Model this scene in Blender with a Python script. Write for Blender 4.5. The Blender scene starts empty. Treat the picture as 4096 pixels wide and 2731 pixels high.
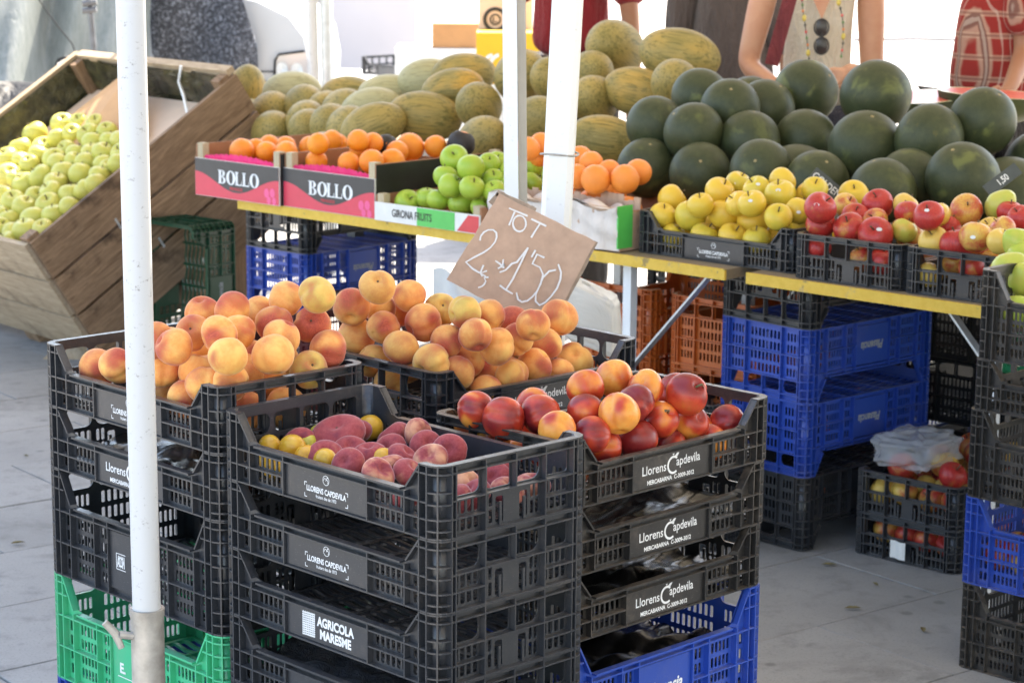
import bpy, bmesh, math, random
from mathutils import Vector, Matrix, geometry
R = math.radians
SC = bpy.context.scene
COL = SC.collection
random.seed(11)

# ------------------------------------------------------------------ camera
cam = bpy.data.cameras.new('camera'); co = bpy.data.objects.new('camera', cam); COL.objects.link(co)
cam.sensor_width = 36.0; cam.lens = 78.51; cam.clip_start = 0.1; cam.clip_end = 400
co.matrix_world = Matrix.Translation((0, 0, 1.56)) @ Matrix.Rotation(R(90 - 10.9015), 4, 'X') @ Matrix.Rotation(R(0.483), 4, 'Z')
cam.dof.use_dof = True; cam.dof.focus_distance = 3.35; cam.dof.aperture_fstop = 12.5
SC.camera = co
# ------------------------------------------------------------------ sky and sun
SUN_AZ, SUN_EL = 24.0, 54.0          # azimuth measured from +Y (straight ahead) towards +X
w = bpy.data.worlds.new('World'); SC.world = w; w.use_nodes = True
nt = w.node_tree; bg = nt.nodes['Background']
sky = nt.nodes.new('ShaderNodeTexSky'); sky.sky_type = 'NISHITA'; sky.sun_disc = False
sky.sun_elevation = R(SUN_EL); sky.sun_rotation = R(SUN_AZ)
sky.air_density = 1.0; sky.dust_density = 1.6; sky.ozone_density = 1.0
nt.links.new(sky.outputs[0], bg.inputs[0]); bg.inputs[1].default_value = 0.15
sl = bpy.data.lights.new('sun', 'SUN'); sl.energy = 4.5; sl.angle = R(0.5); sl.color = (1.0, .95, .87)
so = bpy.data.objects.new('sun', sl); COL.objects.link(so)
sd = Vector((math.sin(R(SUN_AZ))*math.cos(R(SUN_EL)), math.cos(R(SUN_AZ))*math.cos(R(SUN_EL)), math.sin(R(SUN_EL))))
so.rotation_euler = sd.to_track_quat('Z', 'Y').to_euler()
so.location = sd*20
SC.view_settings.view_transform = 'Standard'; SC.view_settings.look = 'None'
SC.view_settings.exposure = 2.35; SC.view_settings.gamma = 1.0; SC.view_settings.use_curve_mapping = False
SC.view_settings.use_white_balance = True; SC.view_settings.white_balance_temperature = 7150; SC.view_settings.white_balance_tint = 10
SC.cycles.max_bounces = 8; SC.cycles.diffuse_bounces = 4; SC.cycles.transparent_max_bounces = 12
SC.cycles.use_denoising = True

# ------------------------------------------------------------------ helpers
ZC = 1.56; FPX = 8933.0
def at(dx, dy, y):
    """point seen at photo coordinate (2352 px wide) at distance y in front of the stall's viewer"""
    px, py = dx*1.74150 - 2048, dy*1.74150 - 1365.5
    cr, sr = math.cos(R(.483)), math.sin(R(.483)); X = cr*px + sr*py; Y = -sr*px + cr*py
    cp, sp = math.cos(R(10.9015)), math.sin(R(10.9015)); u = -Y/FPX
    r = Vector((X/FPX, cp + u*sp, -sp + u*cp)); r *= y/r.y
    return Vector((r.x, r.y, r.z + ZC))
def tag(o, label=None, cat=None, group=None, kind=None):
    if label: o['label'] = label
    if cat: o['category'] = cat
    if group: o['group'] = group
    if kind: o['kind'] = kind
    return o
def empty(name, loc=(0, 0, 0), rot=(0, 0, 0)):
    o = bpy.data.objects.new(name, None); COL.objects.link(o); o.location = loc; o.rotation_euler = rot
    o.empty_display_size = .05
    return o
def link(name, me, parent=None, loc=(0, 0, 0), rot=(0, 0, 0), scale=(1, 1, 1)):
    o = bpy.data.objects.new(name, me); COL.objects.link(o); o.parent = parent
    o.location = loc; o.rotation_euler = rot; o.scale = scale
    return o
class MB:
    def __init__(s): s.v = []; s.f = []; s.m = []; s.sm = []
    def add(s, vs, fs, mi=0, smooth=False):
        k = len(s.v); s.v += [tuple(p) for p in vs]
        for f in fs: s.f.append(tuple(i + k for i in f)); s.m.append(mi); s.sm.append(smooth)
        return s
    def box(s, x0, x1, y0, y1, z0, z1, mi=0):
        return s.add([(x0,y0,z0),(x1,y0,z0),(x1,y1,z0),(x0,y1,z0),(x0,y0,z1),(x1,y0,z1),(x1,y1,z1),(x0,y1,z1)],
                     [(3,2,1,0),(4,5,6,7),(0,1,5,4),(1,2,6,5),(2,3,7,6),(3,0,4,7)], mi)
    def obox(s, a, b, w, h, up=(0, 0, 1), mi=0):
        """bar from a to b, w across, h along up"""
        a, b = Vector(a), Vector(b); d = (b - a).normalized(); up = Vector(up)
        sx = d.cross(up).normalized(); uz = sx.cross(d).normalized()
        vs = [p + sx*i*w/2 + uz*j*h/2 for p in (a, b) for i, j in ((-1,-1),(1,-1),(1,1),(-1,1))]
        return s.add(vs, [(0,1,2,3),(7,6,5,4),(0,4,5,1),(1,5,6,2),(2,6,7,3),(3,7,4,0)], mi)
    def tube(s, pts, rad, n=10, mi=0, cap=True):
        pts = [Vector(p) for p in pts]; rads = rad if isinstance(rad, (list, tuple)) else [rad]*len(pts)
        rings = []; ref = Vector((.31, .17, .93))
        for i, p in enumerate(pts):
            d = (pts[min(i+1, len(pts)-1)] - pts[max(i-1, 0)]).normalized()
            if abs(d.dot(ref)) > .95: ref = Vector((.9, .3, .1))
            a = d.cross(ref).normalized(); b = d.cross(a).normalized()
            rings.append([p + (a*math.cos(t) + b*math.sin(t))*rads[i] for t in [2*math.pi*k/n for k in range(n)]])
        vs = [q for r_ in rings for q in r_]
        fs = [(i*n+k, i*n+(k+1) % n, (i+1)*n+(k+1) % n, (i+1)*n+k) for i in range(len(pts)-1) for k in range(n)]
        s.add(vs, fs, mi, True)
        if cap: s.add(rings[0], [tuple(range(n))], mi); s.add(rings[-1], [tuple(range(n))[::-1]], mi)
        return s
    def grid(s, fn, nu, nv, mi=0, smooth=True, closeu=False):
        vs = [fn(i/(nu if closeu else nu-1), j/(nv-1)) for j in range(nv) for i in range(nu)]
        fs = [(j*nu+i, j*nu+(i+1) % nu, (j+1)*nu+(i+1) % nu, (j+1)*nu+i) for j in range(nv-1) for i in range(nu if closeu else nu-1)]
        return s.add(vs, fs, mi, smooth)
    def sheet(s, outer, holes, t0, t1, fn, mi=0):
        """flat plate with holes: fn(a, b, t) maps plate coordinates to space, t0 outside .. t1 inside"""
        loops = [outer] + holes
        tris = geometry.tessellate_polygon([[Vector((a, b, 0)) for a, b in l] for l in loops])
        flat = [p for l in loops for p in l]; n = len(flat)
        def area(t): (ax, ay), (bx, by), (cx, cy) = (flat[i] for i in t); return (bx-ax)*(cy-ay) - (by-ay)*(cx-ax)
        tris = [t if area(t) > 0 else (t[0], t[2], t[1]) for t in tris]
        vs = [fn(a, b, t0) for a, b in flat] + [fn(a, b, t1) for a, b in flat]
        fs = [tuple(t) for t in tris] + [(n+t[0], n+t[2], n+t[1]) for t in tris]
        k = 0
        for l in loops:
            m = len(l)
            for i in range(m): fs.append((k+i, n+k+i, n+k+(i+1) % m, k+(i+1) % m))
            k += m
        return s.add(vs, fs, mi)
    def mesh(s, name, mats, fix=True):
        me = bpy.data.meshes.new(name); me.from_pydata(s.v, [], s.f); me.update()
        for m in (mats if isinstance(mats, (list, tuple)) else [mats]): me.materials.append(m)
        me.polygons.foreach_set('material_index', s.m); me.polygons.foreach_set('use_smooth', s.sm)
        if fix:
            bm = bmesh.new(); bm.from_mesh(me); bmesh.ops.recalc_face_normals(bm, faces=bm.faces); bm.to_mesh(me); bm.free()
        return me
    def build(s, name, mats, parent=None, **k): return link(name, s.mesh(name, mats), parent, **k)
def rr(x0, x1, z0, z1, r=.002, n=2):
    r = min(r, (x1-x0)/2*.98, (z1-z0)/2*.98); o = []
    for cx, cz, a0 in ((x1-r, z1-r, 0), (x0+r, z1-r, 90), (x0+r, z0+r, 180), (x1-r, z0+r, 270)):
        for i in range(n+1): t = R(a0 + 90*i/n); o.append((cx + r*math.cos(t), cz + r*math.sin(t)))
    return o
def rr4(x0, x1, z0, z1, rs, n=4):
    """rounded rectangle, radii for top right, top left, bottom left, bottom right"""
    o = []
    for (cx, cz, sx, sz, a0), r in zip(((x1,z1,-1,-1,0),(x0,z1,1,-1,90),(x0,z0,1,1,180),(x1,z0,-1,1,270)), rs):
        for i in range(n+1): t = R(a0 + 90*i/n); o.append((cx + sx*r + r*math.cos(t), cz + sz*r + r*math.sin(t)))
    return o
def rot_uv(a): return Vector((-math.cos(a), math.sin(a), 0)), Vector((math.sin(a), math.cos(a), 0))

# ------------------------------------------------------------------ materials
class N:
    """small node-tree writer"""
    def __init__(s, name):
        s.mat = bpy.data.materials.new(name); s.mat.use_nodes = True; s.t = s.mat.node_tree
        s.b = s.t.nodes['Principled BSDF']; s.oc = None
    def n(s, typ, **k):
        o = s.t.nodes.new('ShaderNode' + typ)
        for a, v in k.items(): setattr(o, a, v)
        return o
    def l(s, a, b): s.t.links.new(a, b)
    def obj(s):
        if not s.oc: s.oc = s.n('TexCoord').outputs['Object']
        return s.oc
    def world(s): return s.n('NewGeometry').outputs['Position']
    def info(s, o): return s.n('ObjectInfo').outputs[o]
    def mapv(s, v, scale=(1, 1, 1), rot=(0, 0, 0), loc=(0, 0, 0)):
        m = s.n('Mapping'); s.l(v, m.inputs[0]); m.inputs['Scale'].default_value = scale; m.inputs['Rotation'].default_value = rot; m.inputs['Location'].default_value = loc
        return m.outputs[0]
    def noise(s, v, scale=5, detail=4, rough=.55, dist=0, w=None):
        o = s.n('TexNoise', noise_dimensions='4D' if w is not None else '3D'); s.l(v, o.inputs['Vector'])
        o.inputs['Scale'].default_value = scale; o.inputs['Detail'].default_value = detail; o.inputs['Roughness'].default_value = rough; o.inputs['Distortion'].default_value = dist
        if w is not None: s.l(w, o.inputs['W'])
        return o.outputs[0]
    def voro(s, v, scale, feature='F1', out=0):
        o = s.n('TexVoronoi', feature=feature); s.l(v, o.inputs['Vector']); o.inputs['Scale'].default_value = scale; return o.outputs[out]
    def ramp(s, f, stops, interp='LINEAR'):
        o = s.n('ValToRGB'); s.l(f, o.inputs[0]); e = o.color_ramp; e.interpolation = interp
        while len(e.elements) < len(stops): e.elements.new(.5)
        for el, (p, c) in zip(e.elements, stops):
            el.position = p; el.color = (c, c, c, 1) if isinstance(c, (int, float)) else (*c, 1)
        return o.outputs[0]
    def step(s, f, a, b): 
        o = s.n('MapRange', interpolation_type='SMOOTHSTEP'); s.put(f, o.inputs[0]); s.put(a, o.inputs[1]); s.put(b, o.inputs[2]); return o.outputs[0]
    def put(s, v, i):
        if hasattr(v, 'links') or hasattr(v, 'is_linked'): s.l(v, i)
        elif isinstance(v, (tuple, list)): i.default_value = (*v, 1) if len(v) == 3 and i.type == 'RGBA' else v
        else: i.default_value = v
    def mix(s, f, a, b, blend='MIX'):
        o = s.n('Mix', data_type='RGBA', blend_type=blend); s.put(f, o.inputs[0]); s.put(a, o.inputs[6]); s.put(b, o.inputs[7]); return o.outputs[2]
    def math(s, op, a, b=0, c=0):
        o = s.n('Math', operation=op); s.put(a, o.inputs[0]); s.put(b, o.inputs[1]); s.put(c, o.inputs[2]); return o.outputs[0]
    def sep(s, v): o = s.n('SeparateXYZ'); s.l(v, o.inputs[0]); return o.outputs
    def bump(s, h, strength=.3, dist=.01):
        o = s.n('Bump'); s.l(h, o.inputs['Height']); o.inputs['Strength'].default_value = strength; o.inputs['Distance'].default_value = dist
        s.l(o.outputs[0], s.b.inputs['Normal'])
    def out(s, color=None, rough=None, spec=None, sheen=None, coat=None, metal=None, trans=None, sss=None):
        for k, v in (('Base Color', color), ('Roughness', rough), ('Specular IOR Level', spec), ('Sheen Weight', sheen), ('Coat Weight', coat), ('Metallic', metal), ('Transmission Weight', trans), ('Subsurface Weight', sss)):
            if v is not None: s.put(v, s.b.inputs[k])
        return s.mat
def simple(name, c, rough=.5, var=.12, scale=8, **k):
    m = N(name); f = m.noise(m.world(), scale, 5, .6)
    lo = tuple(x*(1-var) for x in c); hi = tuple(min(1, x*(1+var)) for x in c)
    return m.out(m.ramp(f, [(.3, lo), (.7, hi)]), rough, **k)
def plastic(name, c, dust=.25, dcol=(.20, .155, .115), rough=.29):
    m = N(name); P = m.world()
    big = m.noise(P, 7, 5, .65); fine = m.noise(P, 90, 4, .7)
    nz = m.sep(m.n('NewGeometry').outputs['Normal'])[2]
    f = m.math('ADD', m.step(big, .45, .75), m.math('MULTIPLY', m.step(nz, .3, .95), 1.3))
    f = m.math('MULTIPLY', m.math('MULTIPLY', f, m.step(fine, .3, .7)), dust)
    tone = m.noise(m.obj(), 2.5, 2); base = m.mix(tone, tuple(x*.75 for x in c), tuple(min(1, x*1.25) for x in c))
    rnd = m.info('Random')
    base = m.mix(m.math('MULTIPLY', rnd, .35), base, tuple(min(1, x*1.5 + .004) for x in c))
    scr = m.math('MAXIMUM', m.step(m.noise(m.mapv(P, (30, 30, 300)), 4, 3), .64, .72), m.step(m.noise(P, 320, 2, .6), .70, .76))
    base = m.mix(m.math('MULTIPLY', scr, .30), base, (.32, .31, .30))
    m.bump(fine, .12, .002)
    return m.out(m.mix(f, base, dcol), m.math('ADD', m.math('MULTIPLY', f, .4), rough), .62)
M = {}
M['blk'] = plastic('black_crate_plastic', (.029, .031, .036), .22)
M['dusty'] = plastic('dusty_black_crate_plastic', (.024, .022, .021), .50)
M['blu'] = plastic('blue_crate_plastic', (.016, .060, .34), .32, (.22, .19, .19))
M['grn'] = plastic('green_crate_plastic', (.035, .40, .19), .30, (.30, .32, .24))
M['dgrn'] = plastic('dark_green_crate_plastic', (.008, .050, .024), .2)
M['ora'] = plastic('orange_crate_plastic', (.52, .115, .02), .15)
M['mar'] = plastic('maroon_crate_plastic', (.11, .018, .02), .2)
M['print'] = simple('white_print', (.78, .78, .78), .5, .1, 120)
M['greyprint'] = simple('faded_print', (.34, .36, .38), .5, .1, 120)
# ------------------------------------------------------------------ lettering
def text_mesh(s, size, bold=0.0, shear=0.0, sx=1.0, align='CENTER'):
    c = bpy.data.curves.new('lettering', 'FONT'); c.body = s; c.size = size; c.align_x = align; c.offset = bold; c.shear = shear; c.resolution_u = 3
    o = bpy.data.objects.new('lettering', c); COL.objects.link(o)
    dg = bpy.context.evaluated_depsgraph_get(); me = bpy.data.meshes.new_from_object(o.evaluated_get(dg))
    vs = [(v.co.x*sx, v.co.y) for v in me.vertices]; fs = [tuple(p.vertices) for p in me.polygons]
    bpy.data.objects.remove(o); bpy.data.curves.remove(c); bpy.data.meshes.remove(me)
    return vs, fs
class Flat:
    """flat print drawn in plate coordinates (a to the right, b up)"""
    def __init__(s): s.v = []; s.f = []; s.m = []
    def poly(s, pts, mi=0):
        k = len(s.v); s.v += list(pts)
        tr = geometry.tessellate_polygon([[Vector((a, b, 0)) for a, b in pts]]); s.f += [tuple(i+k for i in t) for t in tr]; s.m += [mi]*len(tr); return s
    def rect(s, a0, a1, b0, b1, mi=0): return s.poly([(a0, b0), (a1, b0), (a1, b1), (a0, b1)], mi)
    def text(s, t, x, y, size, mi=0, **k):
        vs, fs = text_mesh(t, size, **k); n = len(s.v); s.v += [(a+x, b+y) for a, b in vs]; s.f += [tuple(i+n for i in f) for f in fs]; s.m += [mi]*len(fs); return s
    def ring(s, x, y, ro, ri, mi=0, n=24, sy=1, a0=0, a1=360):
        k = len(s.v); m = n if a1-a0 == 360 else n+1
        for i in range(m):
            t = R(a0 + (a1-a0)*i/n); s.v += [(x+ro*math.cos(t), y+sy*ro*math.sin(t)), (x+ri*math.cos(t), y+sy*ri*math.sin(t))]
        for i in range(n): j = (i+1) % m; s.f.append((k+2*i, k+2*j, k+2*j+1, k+2*i+1)); s.m.append(mi)
        return s
    def mesh(s, name, mats, fn):
        me = bpy.data.meshes.new(name); me.from_pydata([fn(a, b) for a, b in s.v], [], s.f); me.update()
        for m in (mats if isinstance(mats, list) else [mats]): me.materials.append(m)
        me.polygons.foreach_set('material_index', s.m)
        return me
def print_new():
    f = Flat(); f.ring(0, .0135, .0075, .0066); f.ring(-.002, .0135, .0035, .0026, a0=20, a1=200); f.ring(.0022, .0120, .0032, .0022, a0=-60, a1=160)
    f.poly([(.001, .0150), (.005, .0185), (.0025, .0190)])
    f.text('LLORENS CAPDEVILA', 0, -.0085, .0118, bold=.00035, sx=.80); f.text('fruiters des de 1973', 0, -.0165, .0072, bold=.0001, sx=.8)
    for x, y, sx, sy in ((-.050, .004, 1, -1), (-.050, -.019, 1, 1), (.050, .004, -1, -1), (.050, -.019, -1, 1)):
        f.rect(min(x, x+sx*.006), max(x, x+sx*.006), min(y, y+sy*.0012), max(y, y+sy*.0012)); f.rect(min(x, x+sx*.0012), max(x, x+sx*.0012), min(y, y+sy*.006), max(y, y+sy*.006))
    return f
def print_old():
    f = Flat(); f.text('Llorens', -.042, -.003, .021, bold=.0002, sx=.92); f.text('apdevila', .040, .001, .021, bold=.0002, sx=.86)
    f.ring(.004, .0035, .0150, .0112, a0=50, a1=305, n=28); f.poly([(.006, .017), (.013, .0225), (.0175, .0215), (.0135, .0165)]); f.poly([(.004, .0185), (.0005, .0225), (.0065, .0225)])
    f.text('MERCABARNA  C-3009-3012', -.002, -.0195, .0098, bold=.0003, sx=.93)
    return f
def print_agri():
    f = Flat()
    for i in range(11):
        f.poly([(-.058, .017-.0034*i), (-.028, .0185-.0034*i), (-.028, .0159-.0034*i), (-.058, .0146-.0034*i)])
    for i in range(7): f.poly([(-.058+.0044*i, -.019), (-.0565+.0044*i, -.019), (-.0545+.0044*i, .0185), (-.056+.0044*i, .0185)])
    f.text('AGRICOLA', .019, .0025, .0195, bold=.0009, sx=.86); f.text('MARESME', .019, -.0165, .0195, bold=.0009, sx=.86)
    return f
def print_plas():
    f = Flat(); f.text('Plasencia', 0, -.006, .030, bold=.0009, shear=.25, sx=.80); return f
def print_emblem():
    f = Flat(); f.ring(-.034, .0, .0085, .0060); f.rect(-.047, -.0455, -.014, .014); f.rect(-.047, -.020, .0128, .014); f.rect(-.047, -.020, -.014, -.0128)
    for i in range(5): f.poly([(-.045+.005*i, -.010), (-.043+.005*i, -.010), (-.039+.004*i, .010), (-.041+.004*i, .010)])
    return f
def print_e():
    f = Flat(); f.text('E.', -.036, -.006, .024, bold=.0008); f.rect(-.05, .05, -.014, -.0125); return f
PRINTS = {'new': print_new, 'old': print_old, 'agri': print_agri, 'plas': print_plas, 'emblem': print_emblem, 'e': print_e}
PM = {}
def print_mesh(kind, m): 
    if (kind, m) not in PM: PM[kind, m] = PRINTS[kind]().mesh('lettering', M[m], lambda a, b: (a, 0, b))
    return PM[kind, m]

# ------------------------------------------------------------------ moulded crate, 500 x 300 mm
CL, CW, RO_, RI_ = .25, .15, .026, .015
SD = RO_ - RI_                       # plate lies this far behind the rib edges
def crate_meshes(kind, H):
    """meshes of one crate kind in metres: long side, end side, corner post, floor grid, label plate"""
    T = .0022
    def L_(a, b, t): return (a, -CW + t, b)
    def E_(a, b, t): return (CL - t, a, b)
    lo = H - (.043 if kind == 'A' else .060)        # display edge of the long side
    s0, s1 = .208, .177
    lm = MB(); e = CL - RO_
    outer = [(-e, 0), (e, 0), (e, H), (s0, H), (s1, lo+.004), (s1-.012, lo), (-s1+.012, lo), (-s1, lo+.004), (-s0, H), (-e, H)]
    holes = []
    if kind == 'A':
        rows = [(.006, .0265), (.030, lo-.013)]; groups = [(.101, .171, 6), (.183, .207, 2)]; lab = (.094, .003, lo-.012)
        hr = [(.001, e), (.028, e), (lo-.0115, e)]
    else:
        q = (lo-.012-.012)/4; rows = [(.008+q*i+.0035, .008+q*(i+1)-.0035) for i in range(4)]; groups = [(.112, .171, 6), (.070, .100, 3), (.183, .205, 2)]; lab = (.064, .012, lo-.016)
        hr = [(.001, e), (.008+2*q, e), (lo-.0115, e)]
    for a0, a1, nc in groups:
        p = (a1-a0)/nc
        for i in range(nc):
            for z0, z1 in rows:
                for sg in (1, -1):
                    x0, x1 = sorted((sg*(a0+p*i+p*.17), sg*(a0+p*(i+1)-p*.17))); holes.append(rr(x0, x1, z0, z1, .0025))
    lm.sheet(outer, holes, SD, SD+T, L_)
    def hrib(m, fn, x0, x1, z, d0=0, h=.0024): m.sheet([(x0, z-h/2), (x1, z-h/2), (x1, z+h/2), (x0, z+h/2)], [], d0, SD, fn)
    def vrib(m, fn, x, z0, z1, d0=0, h=.0024): m.sheet([(x-h/2, z0), (x+h/2, z0), (x+h/2, z1), (x-h/2, z1)], [], d0, SD, fn)
    for z, x in hr:
        if lab[1] < z < lab[2]:
            for sg in (1, -1): hrib(lm, L_, *sorted((sg*(lab[0]+.003), sg*e)), z, .0006)
        else: hrib(lm, L_, -e, e, z, .0006)
    hrib(lm, L_, -s1+.010, s1-.010, lo-.0015, .0006, .003)
    for sg in (1, -1):
        x0, x1 = sorted((sg*s0, sg*e)); hrib(lm, L_, x0, x1, H-.0013, .0006)
        z = lo+.012; x0, x1 = sorted((sg*(s0+(s1-s0)*(H-.013-H)/(lo-H)), sg*e)); hrib(lm, L_, x0, x1, H-.013, .0006)
        if kind == 'B':
            hrib(lm, L_, *sorted((sg*(s0-.012), sg*e)), H-.034, .0006)
        vrib(lm, L_, sg*s0, 0, H, 0); vrib(lm, L_, sg*s1, 0, lo-.002, .0003); vrib(lm, L_, sg*(lab[0]+.002), 0, lo-.002, .0003)
        if kind == 'B': vrib(lm, L_, sg*.106, 0, lo-.002, .0003)
        # folded lip along the slope
        lm.sheet([(sg*s0, H), (sg*(s0+.003), H-.0005), (sg*(s1+.003), lo+.003), (sg*s1, lo+.004)], [], .001, SD+T+.002, L_)
    ls = lm.mesh('long_side', [])
    # end side
    em = MB(); ee = CW - RO_; holes = []
    oz0, oz1 = (H-.049, H-.016) if kind == 'A' else (H-.050, H-.020)
    for x0, x1, rs in ((-.112, -.063, (.012, .004, .004, .012)), (-.0555, -.0035, (.004, .024 if kind == 'B' else .010, .015, .003)), (.0035, .0555, (.010, .004, .003, .015)), (.063, .112, (.004, .012, .012, .004))):
        rs = tuple(min(r, (oz1-oz0)*.46) for r in rs)
        holes.append(rr4(x0, x1, oz0, oz1, rs))
    if kind == 'A':
        er = [(.006, .0265), (.030, oz0-.007)]
        for a0, a1, nc in ((.063, .113, 4), (.036, .056, 2)):
            p = (a1-a0)/nc
            for i in range(nc):
                for z0, z1 in er:
                    for sg in (1, -1): holes.append(rr(*sorted((sg*(a0+p*i+p*.16), sg*(a0+p*(i+1)-p*.16))), z0, z1, .0025))
        for sg in (1, -1): holes.append(rr(*sorted((sg*.016, sg*.0315)), .005, oz0-.014, .003))
    else:
        q = (oz0-.018)/4
        for a0, a1, nc in ((.070, .112, 4), (0, .050, 4)):
            p = (a1-a0)/nc
            for i in range(nc):
                for k in range(4):
                    for sg in (1, -1): holes.append(rr(*sorted((sg*(a0+p*i+p*.2), sg*(a0+p*(i+1)-p*.2))), .012+q*k+.0045, .012+q*(k+1)-.0045, .002))
    em.sheet([(-ee, 0), (ee, 0), (ee, H), (-ee, H)], holes, SD, SD+T, E_)
    for z in ([.001, .028, oz0-.0035, oz1+.003, H-.0013] if kind == 'A' else [.001, .012+2*q, oz0-.004, oz1+.004, H-.0013]):
        if kind == 'A' and z == .028: hrib(em, E_, -ee, -.060, z, .0006); hrib(em, E_, .060, ee, z, .0006)
        else: hrib(em, E_, -ee, ee, z, .0006)
    for x in (.0593, .116): 
        for sg in (1, -1): vrib(em, E_, sg*x, 0, H, .0003)
    vrib(em, E_, 0, oz0-.003, H, .0003)
    if kind == 'A':
        for sg in (1, -1): em.sheet([(sg*.0215, .002), (sg*.026, .002), (sg*.026, oz0-.022), (sg*.0215, oz0-.022)], [], SD-.003, SD, E_)
    es = em.mesh('end_side', [])
    # corner post (+x, -y): curved plate with rings and ribs
    cm = MB(); n = 5; cx, cy = CL-RO_, -CW+RO_
    ang = [R(-90 + 90*i/n) for i in range(n+1)]
    def cp(r, t): return (cx + r*math.cos(t), cy + r*math.sin(t))
    vs = [(*cp(r, t), z) for z in (0, H) for r in (RI_, RI_-T) for t in ang]; m_ = n+1; fs = []
    for i in range(n):
        a, b, c, d = i, m_+i, 2*m_+i, 3*m_+i
        fs += [(a, a+1, c+1, c), (b+1, b, d, d+1), (c, c+1, d+1, d), (a+1, a, b, b+1)]
    cm.add(vs, fs, 0, True)
    zs = [.0012, H*.115, H*.27, H*.47, H*.63, H-.013, H-.0013] if kind == 'A' else [.0012, H*.09, H*.2, H*.33, H*.47, H*.60, H-.055, H-.034, H-.013, H-.0013]
    for z in zs:
        h = .0024; vs = [(*cp(r, t), z+k) for k in (-h/2, h/2) for r in (RI_, RO_-.0006) for t in ang]; fs = []
        for i in range(n):
            a, b, c, d = i, m_+i, 2*m_+i, 3*m_+i
            fs += [(b, b+1, d+1, d), (c, d, d+1, c+1), (a+1, b+1, b, a)]
        cm.add(vs, fs)
    for t in (R(-90), R(-50), R(0)):
        o = Vector((math.cos(t), math.sin(t))); sdv = Vector((-o.y, o.x))*.0012; vs = []
        for r in (RI_-.001, RO_):
            for s_ in (-1, 1): 
                for z in (0, H): vs.append((cx+o.x*r+sdv.x*s_, cy+o.y*r+sdv.y*s_, z))
        cm.add(vs, [(0,1,3,2), (4,6,7,5), (0,4,5,1), (2,3,7,6), (1,5,7,3), (0,2,6,4)])
    cs = cm.mesh('corner_post', [])
    # floor grid: wavy slats and cross bars
    fm = MB(); zf = .004
    ins = SD + .003
    for k in range(13):
        y = -CW+ins+.008 + (2*CW-2*ins-.016)*k/12
        pts = [(-CL+ins + (2*CL-2*ins)*i/24, y + .004*math.sin(i*math.pi/2.0)) for i in range(25)]
        for i in range(24):
            (xa, ya), (xb, yb) = pts[i], pts[i+1]
            fm.add([(xa, ya-.0035, zf), (xb, yb-.0035, zf), (xb, yb+.0035, zf), (xa, ya+.0035, zf), (xa, ya-.0035, zf+.005), (xb, yb-.0035, zf+.005), (xb, yb+.0035, zf+.005), (xa, ya+.0035, zf+.005)],
                   [(4,5,6,7), (3,2,1,0), (0,1,5,4), (2,3,7,6)])
    for k in range(7):
        x = -CL+ins+.01 + (2*CL-2*ins-.02)*k/6
        fm.box(x-.004, x+.004, -CW+ins, CW-ins, zf-.0012, zf+.0062)
    fl = fm.mesh('floor_grid', [])
    lp = MB().box(-lab[0], lab[0], -CW+.005, -CW+SD+.0004, lab[1], lab[2]).mesh('label_plate', [])
    return dict(long_side=ls, end_side=es, corner_post=cs, floor_grid=fl, label_plate=lp, labz=(lab[1]+lab[2])/2)
HA, HB = .1065, .1855
CK = {'A': crate_meshes('A', HA), 'B': crate_meshes('B', HB)}
CMAT = {}
def cmesh(kind, part, m):
    k = (kind, part, m)
    if k not in CMAT:
        me = CK[kind][part].copy(); me.materials.clear(); me.materials.append(M[m]); CMAT[k] = me
    return CMAT[k]
def crate(kind, m, loc, rz, label, group, lab=None, labm='print', flip=False, sz=1.0, name='plastic_crate', rot=None, both=False):
    H = (HA if kind == 'A' else HB)*sz
    e = empty(name, (loc[0], loc[1], loc[2] + (H if flip else 0)), rot or ((math.pi if flip else 0), 0, rz)); e.scale = (1, 1, sz)
    tag(e, label, 'crate', group)
    for k in (0, 1): link('long_side', cmesh(kind, 'long_side', m), e, rot=(0, 0, k*math.pi)); link('end_side', cmesh(kind, 'end_side', m), e, rot=(0, 0, k*math.pi))
    for k in (0, 1):
        link('corner_post', cmesh(kind, 'corner_post', m), e, rot=(0, 0, k*math.pi))
        c = link('corner_post', mirrored(kind, m), e, rot=(0, 0, k*math.pi))
    link('floor_grid', cmesh(kind, 'floor_grid', m), e)
    for k in ((0, 1) if both else ((1,) if flip else (0,))):
        p = link('label_plate', cmesh(kind, 'label_plate', m), e, rot=(0, 0, k*math.pi))
        if lab: link('lettering', print_mesh(lab, labm), p, loc=(0, -CW+.0046, CK[kind]['labz']))
    return e
MIR = {}
def mirrored(kind, m):
    if (kind, m) not in MIR:
        me = cmesh(kind, 'corner_post', m).copy(); me.transform(Matrix.Scale(-1, 4, (1, 0, 0))); me.flip_normals(); MIR[kind, m] = me
    return MIR[kind, m]
def stack(n, adeg, long, ztop, specs, group):
    """crates from the top down at near corner n; long 'u' = long side runs left-back, 'v' = right-back; the last one stands on the paving"""
    a = R(adeg); u, v = rot_uv(a); lu, lv = (.5, .3) if long == 'u' else (.3, .5)
    c = Vector((n[0], n[1], 0)) + u*lu/2 + v*lv/2; rz = -a if long == 'u' else math.pi/2 - a
    z = ztop; out = []
    for i, s in enumerate(specs):
        kind, m, lab, label = s[:4]; kw = s[4] if len(s) > 4 else {}
        p = .107 if kind == 'A' else .186; sz = kw.pop('sz', 1.0)
        z -= p*sz; jit = kw.pop('jit', (0, 0)); 
        out.append(crate(kind, m, c + u*jit[0] + v*jit[1] + Vector((0, 0, z)), rz, label, group, lab, sz=sz, **kw))
    return out
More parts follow.
